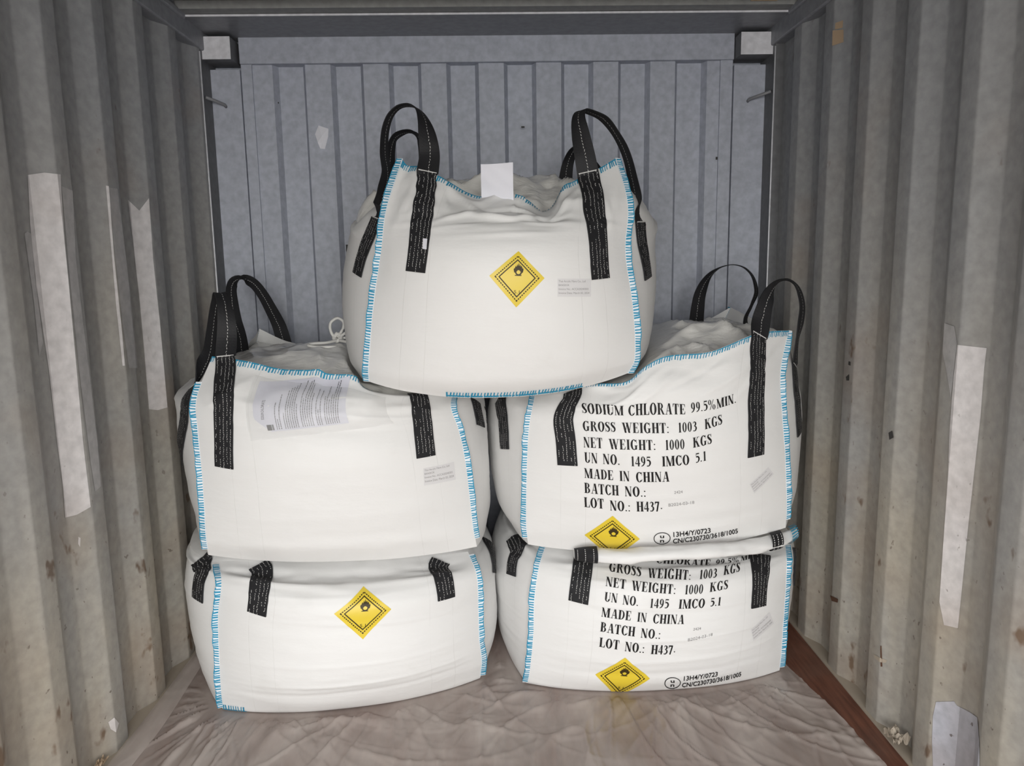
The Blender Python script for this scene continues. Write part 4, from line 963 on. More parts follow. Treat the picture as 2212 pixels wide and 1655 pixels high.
# --- dangerous-goods diamond (flame over circle, class 5.1)
def diamond(polys):                       # x right, y up, corners at +-1  -> unit square
    return [[((1 + x + y)/2, (1 - x + y)/2) for x, y in p] for p in polys]
def diamond_ink():
    out = []
    def bar(a0, a1, b0, b1, n=1):
        for i in range(n):
            s0 = a0 + (a1-a0)*i/n; s1 = a0 + (a1-a0)*(i+1)/n
            out.append([(s0, b0), (s1, b0), (s1, b1), (s0, b1)])
    for e in (.160, .812): bar(.160, .840, e, e + .028, 8)
    for e in (.160, .812):
        for i in range(8):
            s0 = .160 + .68*i/8; s1 = .160 + .68*(i+1)/8
            out.append([(e, s0), (e + .028, s0), (e + .028, s1), (e, s1)])
    n = 13
    for i in range(n):
        s0 = .09 + .82*i/n; s1 = s0 + .042
        for e in (.092, .880):
            out.append([(s0, e), (s1, e), (s1, e + .028), (s0, e + .028)])
            out.append([(e, s0), (e + .028, s0), (e + .028, s1), (e, s1)])
    c = .045
    fl = _arc(c, .20, .125, .125, .075, .075, 0, 360, 20)
    fl += _rect(c - .13, .065, c + .11, .095)
    ton = [(-.15, .24, .35), (-.105, .30, .44), (-.05, .33, .50), (.0, .34, .545), (.05, .33, .49), (.10, .30, .45), (.15, .24, .36)]
    for tx, yb, yt in ton:
        w = .042
        fl.append([(c + tx*.75 - w, yb - .06), (c + tx*.75 + w, yb - .06), (c + tx + w*.75, yb + .06), (c + tx*1.02, yt), (c + tx - w*.75, yb + .05)])
    fl += _arc(c, .22, .16, .17, .09, .10, 10, 170, 14)
    out += diamond(fl)
    out += diamond([[( -.10 + x*.20, -.545 + y*.115) for x, y in p] for p in sans('5.1')])
    return out

def hazard_label(bag, k, quad, parent):
    mb = MB(); panel_decal(mb, bag, k, gridpolys(18), quad, .0015)
    lab = mb.build('hazard_label', M_YEL, parent, True, merge=1e-5)
    mb = MB(); panel_decal(mb, bag, k, diamond_ink(), quad, .0025)
    mb.build('hazard_symbol', M_LINK, lab)
    return lab

def invoice_label(bag, k, quad, parent, name='invoice_label'):
    mb = MB(); panel_decal(mb, bag, k, gridpolys(8, 4), quad, .0010)
    lab = mb.build(name, M_STICK, parent, True, merge=1e-5)
    mb = MB()
    for i, (t, w) in enumerate((('Thai Acrylic Fibre Co., Ltd', .84), ('BANGKOK', .33), ('Invoice No.: ACCA20240303', .93), ('Invoice Date: March 03, 2024', .96))):
        y = .80 - i*.215
        panel_decal(mb, bag, k, [[(.03 + x*w*.95, y + yy*.12) for x, yy in p] for p in sans(t)], quad, .0017)
    mb.build('invoice_text', M_GREYINK, lab)
    return lab

def shipping_print(bag, k, rows, parent, un=None):
    mb = MB(); mark = MB()
    for kind, word, quad in rows:
        if kind == 'S':
            panel_decal(mb, bag, k, [q for p in serif(word) for q in slices(list(p), 5)], quad, .0021)
        else:
            st = MB() if kind == 'G' else mark
            panel_decal(st, bag, k, sans(word, .018 if kind == 'B' else 0), quad, .0019)
            if kind == 'G': st.build('date_stamp' if '-' in word else 'batch_stamp', M_GREYINK, parent)
    mb.build('shipping_print', M_INK, parent)
    if un is not None:
        un_mark(mark, bag, k, un); mark.build('packaging_mark', M_INK, parent)

def un_mark(mb, bag, k, quad):
    panel_decal(mb, bag, k, _arc(.5, .5, .5, .5, .455, .44, 0, 360, 40), quad, .0019)
    for t, y in (('u', .54), ('n', .18)):
        panel_decal(mb, bag, k, [[(.38 + .24*x, y + .30*yy) for x, yy in p] for p in sans(t, .02)], quad, .0019)


# --- webbing
def web_sections(bag, segs, width, off=.0045):
    """segs: ('P', panel, [(u,v),..]) sewn flat on a panel, ('F', [(x,y,z,angle),..]) free in the air"""
    lat = np.linspace(-.5, .5, 5); secs = []; Wp = None
    legs = {}
    for si, sg in enumerate(segs):
        if sg[0] != 'P': continue
        k = sg[1]; uv = np.array(sg[2], float); P0, _ = bag.at(k, uv[:, 0], uv[:, 1])
        d = np.linalg.norm(np.diff(P0, axis=0), axis=1); s = np.concatenate([[0], np.cumsum(np.maximum(d, 1e-4))])
        n = max(4, int(s[-1]/.012)); ss = np.linspace(0, s[-1], n)
        c = hermite(s, uv, ss); P, Nn = bag.at(k, c[:, 0], c[:, 1])
        T = np.gradient(P, axis=0); T /= np.linalg.norm(T, axis=1)[:, None]
        Wd = np.cross(Nn, T); Wd /= np.linalg.norm(Wd, axis=1)[:, None]
        legs[si] = (k, c, P, Nn, Wd)
    for si, sg in enumerate(segs):
        if sg[0] == 'P':
            k, c, P, Nn, Wd = legs[si]
            sgn = -1 if (Wp is not None and np.dot(Wd[0], Wp) < 0) else 1
            Wd = Wd*sgn; e = .004
            Pu = (bag.at(k, np.minimum(c[:, 0]+e, 1), c[:, 1])[0] - bag.at(k, np.maximum(c[:, 0]-e, 0), c[:, 1])[0])
            Pv = (bag.at(k, c[:, 0], np.minimum(c[:, 1]+e, 1))[0] - bag.at(k, c[:, 0], np.maximum(c[:, 1]-e, 0))[0])
            Pu /= (np.minimum(c[:, 0]+e, 1) - np.maximum(c[:, 0]-e, 0))[:, None]; Pv /= (np.minimum(c[:, 1]+e, 1) - np.maximum(c[:, 1]-e, 0))[:, None]
            for i in range(len(c)):
                A = np.stack([Pu[i], Pv[i]], 1); ab = np.linalg.lstsq(A, Wd[i], rcond=None)[0]
                q = c[i][None] + lat[:, None]*width*ab[None]
                p, nn = bag.at(k, q[:, 0], q[:, 1])
                over = np.maximum(q[:, 1] - 1, 0)
                secs.append((p + nn*off + np.stack([0*over, 0*over, over*np.linalg.norm(Pv[i])], 1), Nn[i], Wd[i], 'P'))
            Wp = Wd[-1]
        else:
            pts = [list(q) for q in sg[1]]; ctl = []
            if secs: ctl.append(np.concatenate([secs[-1][0].mean(0), Wp]))
            for x, y, z, a in pts:
                w = np.array([math.cos(math.radians(a)), math.sin(math.radians(a)), 0])
                if Wp is not None and np.dot(w, Wp) < 0: w = -w
                Wp = w; ctl.append(np.concatenate([[x, y, z], w]))
            if si + 1 in legs:
                k, c, P, Nn, Wd = legs[si+1]; w = Wd[0] if np.dot(Wd[0], Wp) > 0 else -Wd[0]
                ctl.append(np.concatenate([P[0] + Nn[0]*off, w]))
            ctl = np.array(ctl); L = np.linalg.norm(np.diff(ctl[:, :3], axis=0), axis=1).sum()
            C = catmull(ctl, max(6, int(L/.010))); fold_ = 1 - .38*np.sin(np.linspace(0, math.pi, len(C)))**1.5
            T = np.gradient(C[:, :3], axis=0); T /= np.linalg.norm(T, axis=1)[:, None]
            a0, a1 = (1 if secs else 0), (len(C) - 1 if si + 1 in legs else len(C))
            for i in range(a0, a1):
                w = C[i, 3:] - T[i]*np.dot(C[i, 3:], T[i]); w /= np.linalg.norm(w)
                nn = np.cross(T[i], w)
                if secs and np.dot(nn, secs[-1][1]) < 0: nn = -nn
                secs.append((C[i, :3][None] + lat[:, None]*width*fold_[i]*w[None], nn, w, 'F'))
                Wp = w
    return secs

def webbing(bag, segs, parent, name='lifting_loop', width=.066, bars=True, seed=0):
    secs = web_sections(bag, segs, width); th = .0035; mb = MB(); r = random.Random(seed)
    nS = len(secs); ring = []
    for p, n, w, kd in secs:
        n = np.array(n)
        top = p + n*th/2; bot = p - n*th/2
        ring.append(np.concatenate([top, bot[::-1]], 0))
    R = np.array(ring); m = R.shape[1]; base = mb.add(R.reshape(-1, 3).tolist(), [])
    for i in range(nS - 1):
        for j in range(m):
            mb.f.append((base + i*m + j, base + i*m + (j+1) % m, base + (i+1)*m + (j+1) % m, base + (i+1)*m + j)); mb.m.append(0)
    mb.f.append(tuple(base + j for j in range(m))); mb.m.append(0)
    mb.f.append(tuple(base + (nS-1)*m + j for j in range(m))[::-1]); mb.m.append(0)
    o = mb.build(name, M_WEB, parent)
    # running stitches
    mb = MB()
    def lp(i, x):
        p = secs[i][0]; f = (x + .5)*4; a = min(int(f), 3); return p[a]*(1-f+a) + p[a+1]*(f-a)
    for x in (-.40, -.22, -.03, .16, .38):
        i = r.randint(0, 1)
        while i < nS - 1:
            kd = secs[i][3]
            if kd == 'F' and x != -.03: i += 1; continue
            if x == -.03 or r.random() < .74:
                for g0, g1 in (((.0, .36), (.5, .86)) if kd == 'P' else ((.05, .7),)):
                    f0 = g0 + r.uniform(0, .1); f1 = g1 + r.uniform(-.1, .1)
                    xa = x + r.uniform(-.025, .025); xb = x + r.uniform(-.025, .025); hw = .0075
                    a = lp(i, xa)*(1-f0) + lp(i+1, xa)*f0; b = lp(i, xb)*(1-f1) + lp(i+1, xb)*f1
                    w = np.array(secs[i][2])*width*hw*1.7; n = np.array(secs[i][1])
                    sides = (1,) if kd == 'P' else (1, -1)
                    for sd in sides:
                        oo = n*sd*(th/2 + .0006)
                        mb.quad(a - w + oo, a + w + oo, b + w + oo, b - w + oo)
            i += 1
    if bars:
        for i in range(1, nS):
            if secs[i][3] != secs[i-1][3]:
                n = np.array(secs[i][1])*(th/2 + .0008); d = np.array([0, 0, .0016])
                for a, b in ((-.42, -.14), (-.14, .14), (.14, .42)):
                    mb.quad(lp(i, a) + n - d, lp(i, b) + n - d, lp(i, b) + n + d, lp(i, a) + n + d)
    if mb.f: mb.build('stitching', M_DASH, o)
    return o

# --- overlocked seams
def seam_fin(bag, c, parent, v0=0.0, v1=1.0, width=.0155, seed=0):
    """white tape standing off corner seam c with blue overlock thread across it"""
    r = random.Random(seed)
    v = np.linspace(v0, v1, int(60*(v1 - v0)) + 4)
    k = c; km = (c - 1) % 4
    P, n1 = bag.at(k, 0*v, v); _, n0 = bag.at(km, 0*v + 1, v)
    out = n0 + n1; out /= np.linalg.norm(out, axis=1)[:, None]
    T = np.gradient(P, axis=0); T /= np.linalg.norm(T, axis=1)[:, None]
    side = np.cross(T, out); side /= np.linalg.norm(side, axis=1)[:, None]
    wob = .35*vnoise(v*9, 0*v + seed, seed + 5)
    lean = 1.0 if c in (1, 2) else -1.0
    ang = math.radians(48)*lean + wob
    D = out*np.cos(ang)[:, None] + side*np.sin(ang)[:, None]
    D[:, 2] *= .3
    D /= np.linalg.norm(D, axis=1)[:, None]
    nn = np.cross(T, D); nn /= np.linalg.norm(nn, axis=1)[:, None]
    A = P - D*.004 + out*.001; E = P + D*width*(1 + .15*vnoise(v*22, 0*v, seed))[:, None]
    mb = MB(); th = .0009
    for sgn in (1, -1):
        mb.grid(np.stack([A + nn*th*sgn, (A+E)/2 + nn*th*1.4*sgn, E + nn*th*sgn], 1), flip=(sgn < 0))
    n = len(v)
    mb.grid(np.stack([E + nn*th, E - nn*th], 1))
    fin = mb.build('corner_seam', M_FIN, parent, True)
    mb = MB(); L = np.linalg.norm(np.diff(P, axis=0), axis=1); s = np.concatenate([[0], np.cumsum(L)]); pos = .004
    while pos < s[-1] - .006:
        h = .0036*r.uniform(.7, 1.5)
        i0 = np.interp(pos, s, np.arange(n)); i1 = np.interp(min(pos + h, s[-1]), s, np.arange(n)); i2 = np.interp(min(pos + r.uniform(-.002, .004), s[-1]), s, np.arange(n))
        g = lambda Q, i: np.array([np.interp(i, np.arange(n), Q[:, a]) for a in range(3)])
        a0, a1, e0 = g(A, i0), g(A, i1), g(E, i2); e1 = e0 + (a1 - a0); NN = g(nn, i0)
        b0 = a0 + (e0 - a0)*.12; b1 = a1 + (e1 - a1)*.12
        for sgn in (1, -1):
            o_ = NN*sgn*(th*1.4 + .0009)
            mb.quad(b0 + o_, b1 + o_, e1 + o_ + (e1-b1)*.04, e0 + o_ + (e0-b0)*.04)
        j1 = np.interp(min(pos + .0085, s[-1]), s, np.arange(n)); E2 = g(E, j1)
        w = (E2 - b0); dd = (e0 - b0); dd = dd/np.linalg.norm(dd)*.0013
        for sgn in (1, -1):
            o_ = NN*sgn*(th*1.4 + .0009)
            mb.quad(e0 + o_ - dd, E2 + o_ - dd, E2 + o_ + dd, e0 + o_ + dd)
        pos += r.uniform(.0072, .0098)
    mb.build('seam_stitching', M_BLUE, fin)
    return fin

def rim_runs(bag, k, u0, u1, parent, gap, seed):
    a = u0
    for g0, g1 in list(gap) + [(u1, u1)]:
        if g0 - a > .01: edge_stitch(bag, k, a, g0, .972, .999, parent, seed=seed)
        a = g1

def edge_stitch(bag, k, u0, u1, v0, v1, parent, name='rim_stitching', gap=(), seed=0, pitch=.0090, flipend=False):
    """blue overlock bars along a sewn edge of panel k"""
    r = random.Random(seed); mb = MB()
    us = np.linspace(u0, u1, 200); P, _ = bag.at(k, us, 0*us + (v0 + v1)/2); s = np.concatenate([[0], np.cumsum(np.linalg.norm(np.diff(P, axis=0), axis=1))])
    pos = .002; edge = v1 if not flipend else v0
    while pos < s[-1]:
        u = np.interp(pos, s, us); pos += r.uniform(.85, 1.15)*pitch
        if any(a < u < b for a, b in gap): continue
        h = .0036*r.uniform(.7, 1.4)/s[-1]*(u1-u0); sl = r.uniform(-.3, .6)*h
        hv = (v1 - v0)*r.uniform(-.1, .1)
        p, n = bag.at(k, [u, u + h, u + h + sl, u + sl], [v0 + hv, v0 + hv, v1, v1])
        mb.quad(*(p + n*.0018))
        u2 = u + h*2.6
        p, n = bag.at(k, [u, u2, u2, u], [edge - .006*(1 if not flipend else 0), edge - .006*(1 if not flipend else 0), edge + .006*(1 if flipend else 0), edge + .006*(1 if flipend else 0)])
        mb.quad(*(p + n*.0018))
        if not flipend:
            mb.quad(*(p - n*.0014))
    return mb.build(name, M_BLUE, parent)

def coons(cs, n):
    """surface over four boundary curves c0 (t=0), c1 (s=1), c2 (t=1, reversed), c3 (s=0, reversed)"""
    s = np.linspace(0, 1, n); f = lambda c: np.stack([np.interp(s, np.linspace(0, 1, len(c)), c[:, a]) for a in range(3)], 1)
    c0, c1, c2, c3 = f(cs[0]), f(cs[1]), f(cs[2])[::-1], f(cs[3])[::-1]
    S_, T_ = np.meshgrid(s, s); S3 = S_[..., None]; T3 = T_[..., None]
    P = (1-T3)*c0[None] + T3*c2[None] + (1-S3)*c3[:, None] + S3*c1[:, None]
    P -= (1-S3)*(1-T3)*c0[0] + S3*(1-T3)*c0[-1] + (1-S3)*T3*c2[0] + S3*T3*c2[-1]
    return P, S_, T_

def bag_tree(bag):
    mb = MB()
    for k in range(4): mb.grid(bag.g[k])
    P, _, _ = coons([bag.g[k][0] for k in range(4)], 40); mb.grid(P, flip=True)
    P, _, _ = coons([bag.g[k][-1] for k in range(4)], 40); mb.grid(P)
    return BVHTree.FromPolygons(mb.v, mb.f)

def push_out(P, trees, margin):
    """cloth pressed against a neighbouring bag: move points to just outside it"""
    Q = P.reshape(-1, 3)
    for t in trees:
        for i in range(len(Q)):
            loc, nrm, _, d = t.find_nearest(Vector(Q[i]), .35)
            if loc is None: continue
            s = (Vector(Q[i]) - loc).dot(nrm)
            if s < 0 or d < margin:
                odd = 0
                for dr in (Vector((.123, .356, .926)), Vector((-.31, .52, .80)), Vector((.417, -.29, .86))):
                    hits = 0; o_ = Vector(Q[i])
                    for _ in range(12):
                        hp, _n, _i, _d = t.ray_cast(o_, dr.normalized())
                        if hp is None: break
                        hits += 1; o_ = hp + dr*1e-4
                    odd += hits % 2
                s = -1 if odd >= 2 else 1
                if s < 0 and (Vector(Q[i]) - loc).dot(nrm) > 0: nrm = -nrm
                if s > 0 and (Vector(Q[i]) - loc).dot(nrm) < 0: nrm = -nrm
            if s < 0 or d < margin:
                if s < 0 or d < 1e-6: q = loc + nrm*margin   # nrm faces outwards
                else: q = loc + (Vector(Q[i]) - loc).normalized()*margin
                Q[i] = q
    return Q.reshape(P.shape)

SHAPES = {k: BagShape(BAGS[k]) for k in BAGS}
for k_, b_ in SHAPES.items():                  # stay inside the container and on the sheet
    for g_ in b_.g:
        g_[..., 0] = np.clip(g_[..., 0], -1.160, 1.158); g_[..., 1] = np.minimum(g_[..., 1], 3.372)
        if k_ in ('B1', 'B2'): g_[..., 2] = np.maximum(g_[..., 2], .0045)
TREES = {}
for k_, over in (('T', ''), ('M2', 'T'), ('M1', 'T M2'), ('B2', 'M2 M1'), ('B1', 'M1 M2 B2')):
    for g_ in SHAPES[k_].g: g_[...] = push_out(g_, [TREES[o] for o in over.split()], .026 if k_ == 'M1' else .012)
    for j_ in range(4):                        # re-close the corners
        a_, b_ = SHAPES[k_].g[j_], SHAPES[k_].g[(j_ + 1) % 4]
        a_[:, -1] = b_[:, 0]
    TREES[k_] = bag_tree(SHAPES[k_])
ABOVE = {'T': '', 'M2': 'T', 'M1': 'T M2', 'B2': 'M2 M1', 'B1': 'M1 M2 B2'}

def make_bag(key, label, cover=None):
    sp = BAGS[key]; bag = SHAPES[key]; near = [TREES[o] for o in ABOVE[key].split()]
    fl = np.mean([bag.cor[i][0] for i in range(4)], axis=0)
    root = empty('bulk_bag', (float(fl[0]), float(fl[1]), float(min(c[0][2] for c in bag.cor))))
    tag(root, label, 'bulk bag', 'white bulk bags stacked in the container')
    mb = MB(); uv = []
    for k in range(4):
        mb.grid(bag.g[k])
        U, V = np.meshgrid(np.linspace(0, 1, NU+1), np.linspace(0, 1, NV+1)); uv.append(np.stack([U, V], -1).reshape(-1, 2))
    P, S_, T_ = coons([bag.g[k][0] for k in range(4)], 40)
    hump = (4*S_*(1-S_)*4*T_*(1-T_))**.5
    P[..., 2] += sp.get('under', -.0)*hump
    mb.grid(P, flip=True); uv.append(np.stack([0*S_ + .5, 0*S_], -1).reshape(-1, 2))
    closed = cover is None
    if closed:
        P, S_, T_ = coons([bag.g[k][-1] for k in range(4)], 40)
        P[..., 2] += sp.get('lid', .02)*(4*S_*(1-S_)*4*T_*(1-T_))**.35
        P[1:-1, 1:-1] = push_out(np.ascontiguousarray(P[1:-1, 1:-1]), near, .014)
        mb.grid(P); uv.append(np.stack([0*S_ + .5, 0*S_ + .5], -1).reshape(-1, 2))
    mb.uv = np.concatenate(uv)
    body = mb.build('bag_body', M_CLOTH, root, True)
    if not closed:
        jv = int(cover['v']*NV)
        cs = []
        cen = np.mean([g[jv].mean(0) for g in bag.g], axis=0)
        for k in range(4):
            c = bag.g[k][jv].copy(); nn = BagShape.normals(bag.g[k])[jv]; nn[:, 2] = 0
            cs.append(c - nn*.004)
        P, S_, T_ = coons(cs, 90)
        hump = (4*S_*(1-S_)*4*T_*(1-T_))
        fr = np.clip((T_ - cover.get('front', 0))/.35, 0, 1); fr = fr*fr*(3 - 2*fr)
        P[..., 2] += cover['mound']*hump**.55*fr - cover.get('sink', 0)*(1 - fr)*np.clip(hump*5, 0, 1)
        P[..., 1] += cover.get('inset', 0)*(1 - T_)**2
        a = cover['crease']
        e = a*(.8*(ridge(S_*6 + T_*3, T_*7 - S_*3, sp['seed']) - .2) + .6*fbm(S_*9, T_*9, sp['seed'] + 4, 3) + .35*(ridge(S_*17, T_*13 + S_*8, sp['seed'] + 6) - .2))
        P[..., 2] += e*np.clip(hump*6, 0, 1)
        if cover.get('press'):
            P[..., 2] = cover['press'](P)
        P = push_out(np.ascontiguousarray(P), near, .014)
        mb = MB(); mb.grid(P); mb.build('top_cover', M_COVER, root, True)
    return bag, root, body

# ------------------------------------------------------------------ build the five bags
D = DECAL
def quad_of(key): return D[key]

def common(bag, root, fins, seed):
    for c, v0, v1 in fins:
        seam_fin(bag, c, root, v0, v1, seed=seed + c)

# --- top bag
bagT, rT, _ = make_bag('T', 'white bulk bag alone on top of the pile, yellow diamond beside a small invoice label', dict(v=.80, mound=.17, crease=.034, front=.10, sink=.03, inset=.035))
common(bagT, rT, ((0, 0, 1), (1, 0, 1), (2, .2, 1), (3, .2, 1)), 100)
rim_runs(bagT, 0, 0, 1, rT, D['T_rimgap'], 1)
edge_stitch(bagT, 0, .30, .80, .004, .022, rT, 'base_stitching', seed=2, flipend=True)
hazard_label(bagT, 0, D['T_haz'], rT)
invoice_label(bagT, 0, D['T_inv'], rT)
for i, sg in enumerate(D['T_loops']): webbing(bagT, sg, rT, seed=i)
mb = MB()                                     # paper tab sewn into the rim
tp, tn = bagT.at(0, np.array(D['T_tab'])[:, 0], np.array(D['T_tab'])[:, 1])
tx = np.linspace(0, 1, 9); tz = np.linspace(-.012, D['T_tab_h'], 12)
a_, b_ = tp[0] + tn[0]*.004, tp[1] + tn[1]*.004
z0 = D['T_tab_z']
G = np.array([[[a_[0]*(1-t) + b_[0]*t, a_[1]*(1-t) + b_[1]*t - .002 + .006*math.sin(t*5 + zz*60) - .03*max(0, .03 - zz), z0 + zz] for t in tx] for zz in tz])
mb.grid(G); mb.grid(G + np.array([0, .0008, 0]), flip=True)
mb.build('paper_tab', M_PAPER, rT, True)
mb = MB(); panel_decal(mb, bagT, 0, gridpolys(3), D['T_chip'], .0085)
mb.build('loop_tag', M_PAPER, rT, True)

# --- middle row, left
def press_left(P):
    x = P[..., 0]; z = P[..., 2]
    lim = np.interp(x, [-1.2, -.75, -.52, -.40, -.30, -.1], [1.35, 1.26, 1.135, 1.062, 1.044, 1.03])
    return np.minimum(z, lim)
bagL, rL, _ = make_bag('M1', 'left white bulk bag of the middle row, clear document pouch on its front', dict(v=.93, mound=.115, crease=.010, press=press_left, inset=.01))
common(bagL, rL, ((0, .03, .88), (1, .03, .97), (2, .3, .95), (3, .2, 1)), 200)
rim_runs(bagL, 0, 0, .66, rL, D['M1_rimgap'], 3)
invoice_label(bagL, 0, D['M1_inv'], rL)
for i, sg in enumerate(D['M1_loops']): webbing(bagL, sg, rL, seed=10 + i)
shipping_print(bagL, 1, D['M1_side'], rL)
if D.get('M1_sidehaz'): hazard_label(bagL, 1, D['M1_sidehaz'], rL)
# document pouch
q = np.array(D['M1_pouch']); n1, n2 = 34, 18
X_, Y_ = np.meshgrid(np.linspace(0, 1, n1), np.linspace(0, 1, n2))
uv = q[0]*((1-X_)*(1-Y_))[..., None] + q[1]*(X_*(1-Y_))[..., None] + q[2]*(X_*Y_)[..., None] + q[3]*((1-X_)*Y_)[..., None]
p, nn = bagL.at(0, uv[..., 0], uv[..., 1])
puff = .003 + .013*(np.clip(np.minimum(X_, 1-X_)*8, 0, 1)*np.clip(np.minimum(Y_, 1-Y_)*5, 0, 1)) + .005*np.clip(ridge(X_*3 + Y_*2, Y_*3 - X_*4, 5), 0, 1)
mb = MB(); mb.grid(p + nn*puff[..., None]); pouch = mb.build('document_pouch', M_FILM, rL, True)
pouch['label'] = 'clear plastic pouch'
q = D['M1_doc']                               # list of outline (u, v): left edge crumpled
mb = MB()
dq = np.array(D['M1_docquad'])
def doc_pt(x, y, o):
    u = dq[0]*(1-x)*(1-y) + dq[1]*x*(1-y) + dq[2]*x*y + dq[3]*(1-x)*y
    p, n = bagL.at(0, u[0], u[1]); return p + n*o
xs_ = np.linspace(0, 1, 22); ys_ = np.linspace(0, 1, 14)
def doc_x(x, y): return x + (1-x)*.16*max(0, (.33 - y)/.33)
mb.grid(np.array([[doc_pt(doc_x(x, y), y, .0025 + .001*math.sin(9*x + 4*y)) for x in xs_] for y in ys_]))
doc = mb.build('document_sheet', M_DOC, pouch, True)
doc['label'] = 'printed safety sheet'
mb = MB()
title = sans('SODIUM CHLORATE')
for poly in title:                            # the sheet lies on its side: lines run upwards
    mb.poly([doc_pt(.115 - .035*b + .02*a, .30 + .38*a, .0045) for a, b in poly])
for a0, a1, b0, b1 in ((.125, .175, .03, .17),):
    mb.poly([doc_pt(a, b, .0045) for a, b in ((a0, b0), (a1, b0), (a1, b1), (a0, b1))])
mb.poly([doc_pt(a, b, .0044) for a, b in ((.180, .03), (.20, .03), (.20, .17), (.180, .17))], 1)
r = random.Random(4)
lens_ = [.62, .30, .75, .70, .42, .80, .84, .86, .88, .92, .55, .90, .96, .62, .94, .95, .88, .70, .50, .82, .40, .78, .86, .62, .84, .55, .66, .92, .95, .80]
for i, Ln in enumerate(lens_):
    x = .225 + i*.0232
    if i in (3, 11, 18, 22): continue
    y = .04
    while y < Ln:
        w = r.uniform(.015, .05); y1 = min(y + w, Ln)
        mb.poly([doc_pt(x + .03*y, y, .0045), doc_pt(x + .0085 + .03*y, y, .0045), doc_pt(x + .0085 + .03*y1, y1, .0045), doc_pt(x + .03*y1, y1, .0045)], 1)
        y = y1 + .008
mb.build('document_print', [M_INK, M_DOCINK], doc)
# tied cord of the filling spout
cz = [D['M1_cord'][0], D['M1_cord'][1], D['M1_cord'][2] + .032]
mb = MB()
def around(c, pts): return [(c[0] + a, c[1] + b, c[2] + d) for a, b, d in pts]
loop = catmull(around(cz, [(0, 0, .0), (-.02, -.01, .03), (-.025, 0, .065), (0, .01, .085), (.022, .01, .07), (.018, 0, .04), (.0, 0, .015), (.03, -.01, .03), (.05, .0, .055), (.062, .01, .04), (.05, .01, .015), (.01, 0, .01)]), 50)
mb.tube(loop, .0055)
mb.tube(catmull(around(cz, [(0, 0, .03), (-.012, -.01, .012), (.0, -.02, .002), (.014, -.01, .012), (.004, 0, .028)]), 24), .008)
mb.tube(catmull(around(cz, [(0, -.02, .004), (-.03, -.06, .0), (-.075, -.09, .0), (-.085, -.11, -.004), (-.05, -.125, -.008), (.02, -.12, -.01)]), 30), .0055)
mb.tube(catmull(around(cz, [(.01, -.02, .004), (.05, -.06, .0), (.07, -.10, -.004)]), 16), .0055)
mb.build('tie_cord', M_ROPE, rL, True)

# --- middle row, right
def press_right(P):
    x = P[..., 0]; z = P[..., 2]
    lim = np.interp(x, [.05, .36, .44, .54, .72, .95], [1.03, 1.05, 1.085, 1.150, 1.24, 1.36])
    return np.minimum(z, lim)
bagR, rR, _ = make_bag('M2', 'right white bulk bag of the middle row, full black shipping text and tall right loops', dict(v=.93, mound=.125, crease=.022, press=press_right, inset=.01))
common(bagR, rR, ((0, .03, .97), (1, .03, 1), (2, .2, 1), (3, .3, .95)), 300)
rim_runs(bagR, 0, 0, 1, rR, D['M2_rimgap'], 4)
shipping_print(bagR, 0, D['M2_text'], rR, D['M2_un'])
hazard_label(bagR, 0, D['M2_haz'], rR)
invoice_label(bagR, 0, D['M2_inv'], rR)
for i, sg in enumerate(D['M2_loops']): webbing(bagR, sg, rR, seed=20 + i)

# --- bottom row, left
bagBL, rBL, _ = make_bag('B1', 'bottom left white bulk bag with yellow diamond and no text, squashed on the plastic sheet')
common(bagBL, rBL, ((0, .015, .97), (1, .015, .97), (2, .3, .85), (3, .3, .85)), 400)
hazard_label(bagBL, 0, D['B1_haz'], rBL)
for i, sg in enumerate(D['B1_loops']): webbing(bagBL, sg, rBL, seed=30 + i, bars=False)
edge_stitch(bagBL, 0, .0, .085, .003, .026, rBL, 'base_stitching', seed=5, flipend=True)

# --- bottom row, right
bagBR, rBR, _ = make_bag('B2', 'bottom right white bulk bag with black text, its rim rolled under the bag above')
common(bagBR, rBR, ((0, .015, .97), (1, .015, .97), (2, .3, .85), (3, .3, .85)), 500)
shipping_print(bagBR, 0, D['B2_text'], rBR, D['B2_un'])
hazard_label(bagBR, 0, D['B2_haz'], rBR)
invoice_label(bagBR, 0, D['B2_inv'], rBR)
for i, sg in enumerate(D['B2_loops']): webbing(bagBR, sg, rBR, seed=40 + i, bars=False)
roll = catmull(D['B2_roll'], 60)              # rolled rim: flattened tube of cloth
mb = MB(); rings = []
for i, (x, y, z, rad) in enumerate(roll):
    ring = []
    for a in range(18):
        t = a*2*math.pi/18
        wr = 1 + .20*float(vnoise(i*.16, a*.45, 3)) + .10*float(vnoise(i*.45, a*.8, 6)) + .05*float(vnoise(i*1.1, a*1.1, 9))
        ring.append((x + .002*math.sin(i), y + math.cos(t)*rad*1.35*wr, z + math.sin(t)*rad*(wr if math.sin(t) > 0 else wr*.9) - .004*(1 - math.cos(t))*rad/.02))
    rings.append(ring + [ring[0]])
G = np.array(rings); mb.grid(G)
mb.poly([tuple(p) for p in G[0][:-1]]); mb.poly([tuple(p) for p in G[-1][:-1]][::-1])
mb.uv = np.full((len(mb.v), 2), .5)
mb.build('rolled_rim', M_CLOTH, rBR, True)
mb = MB()                                     # overlock thread at the loose end of the rolled rim
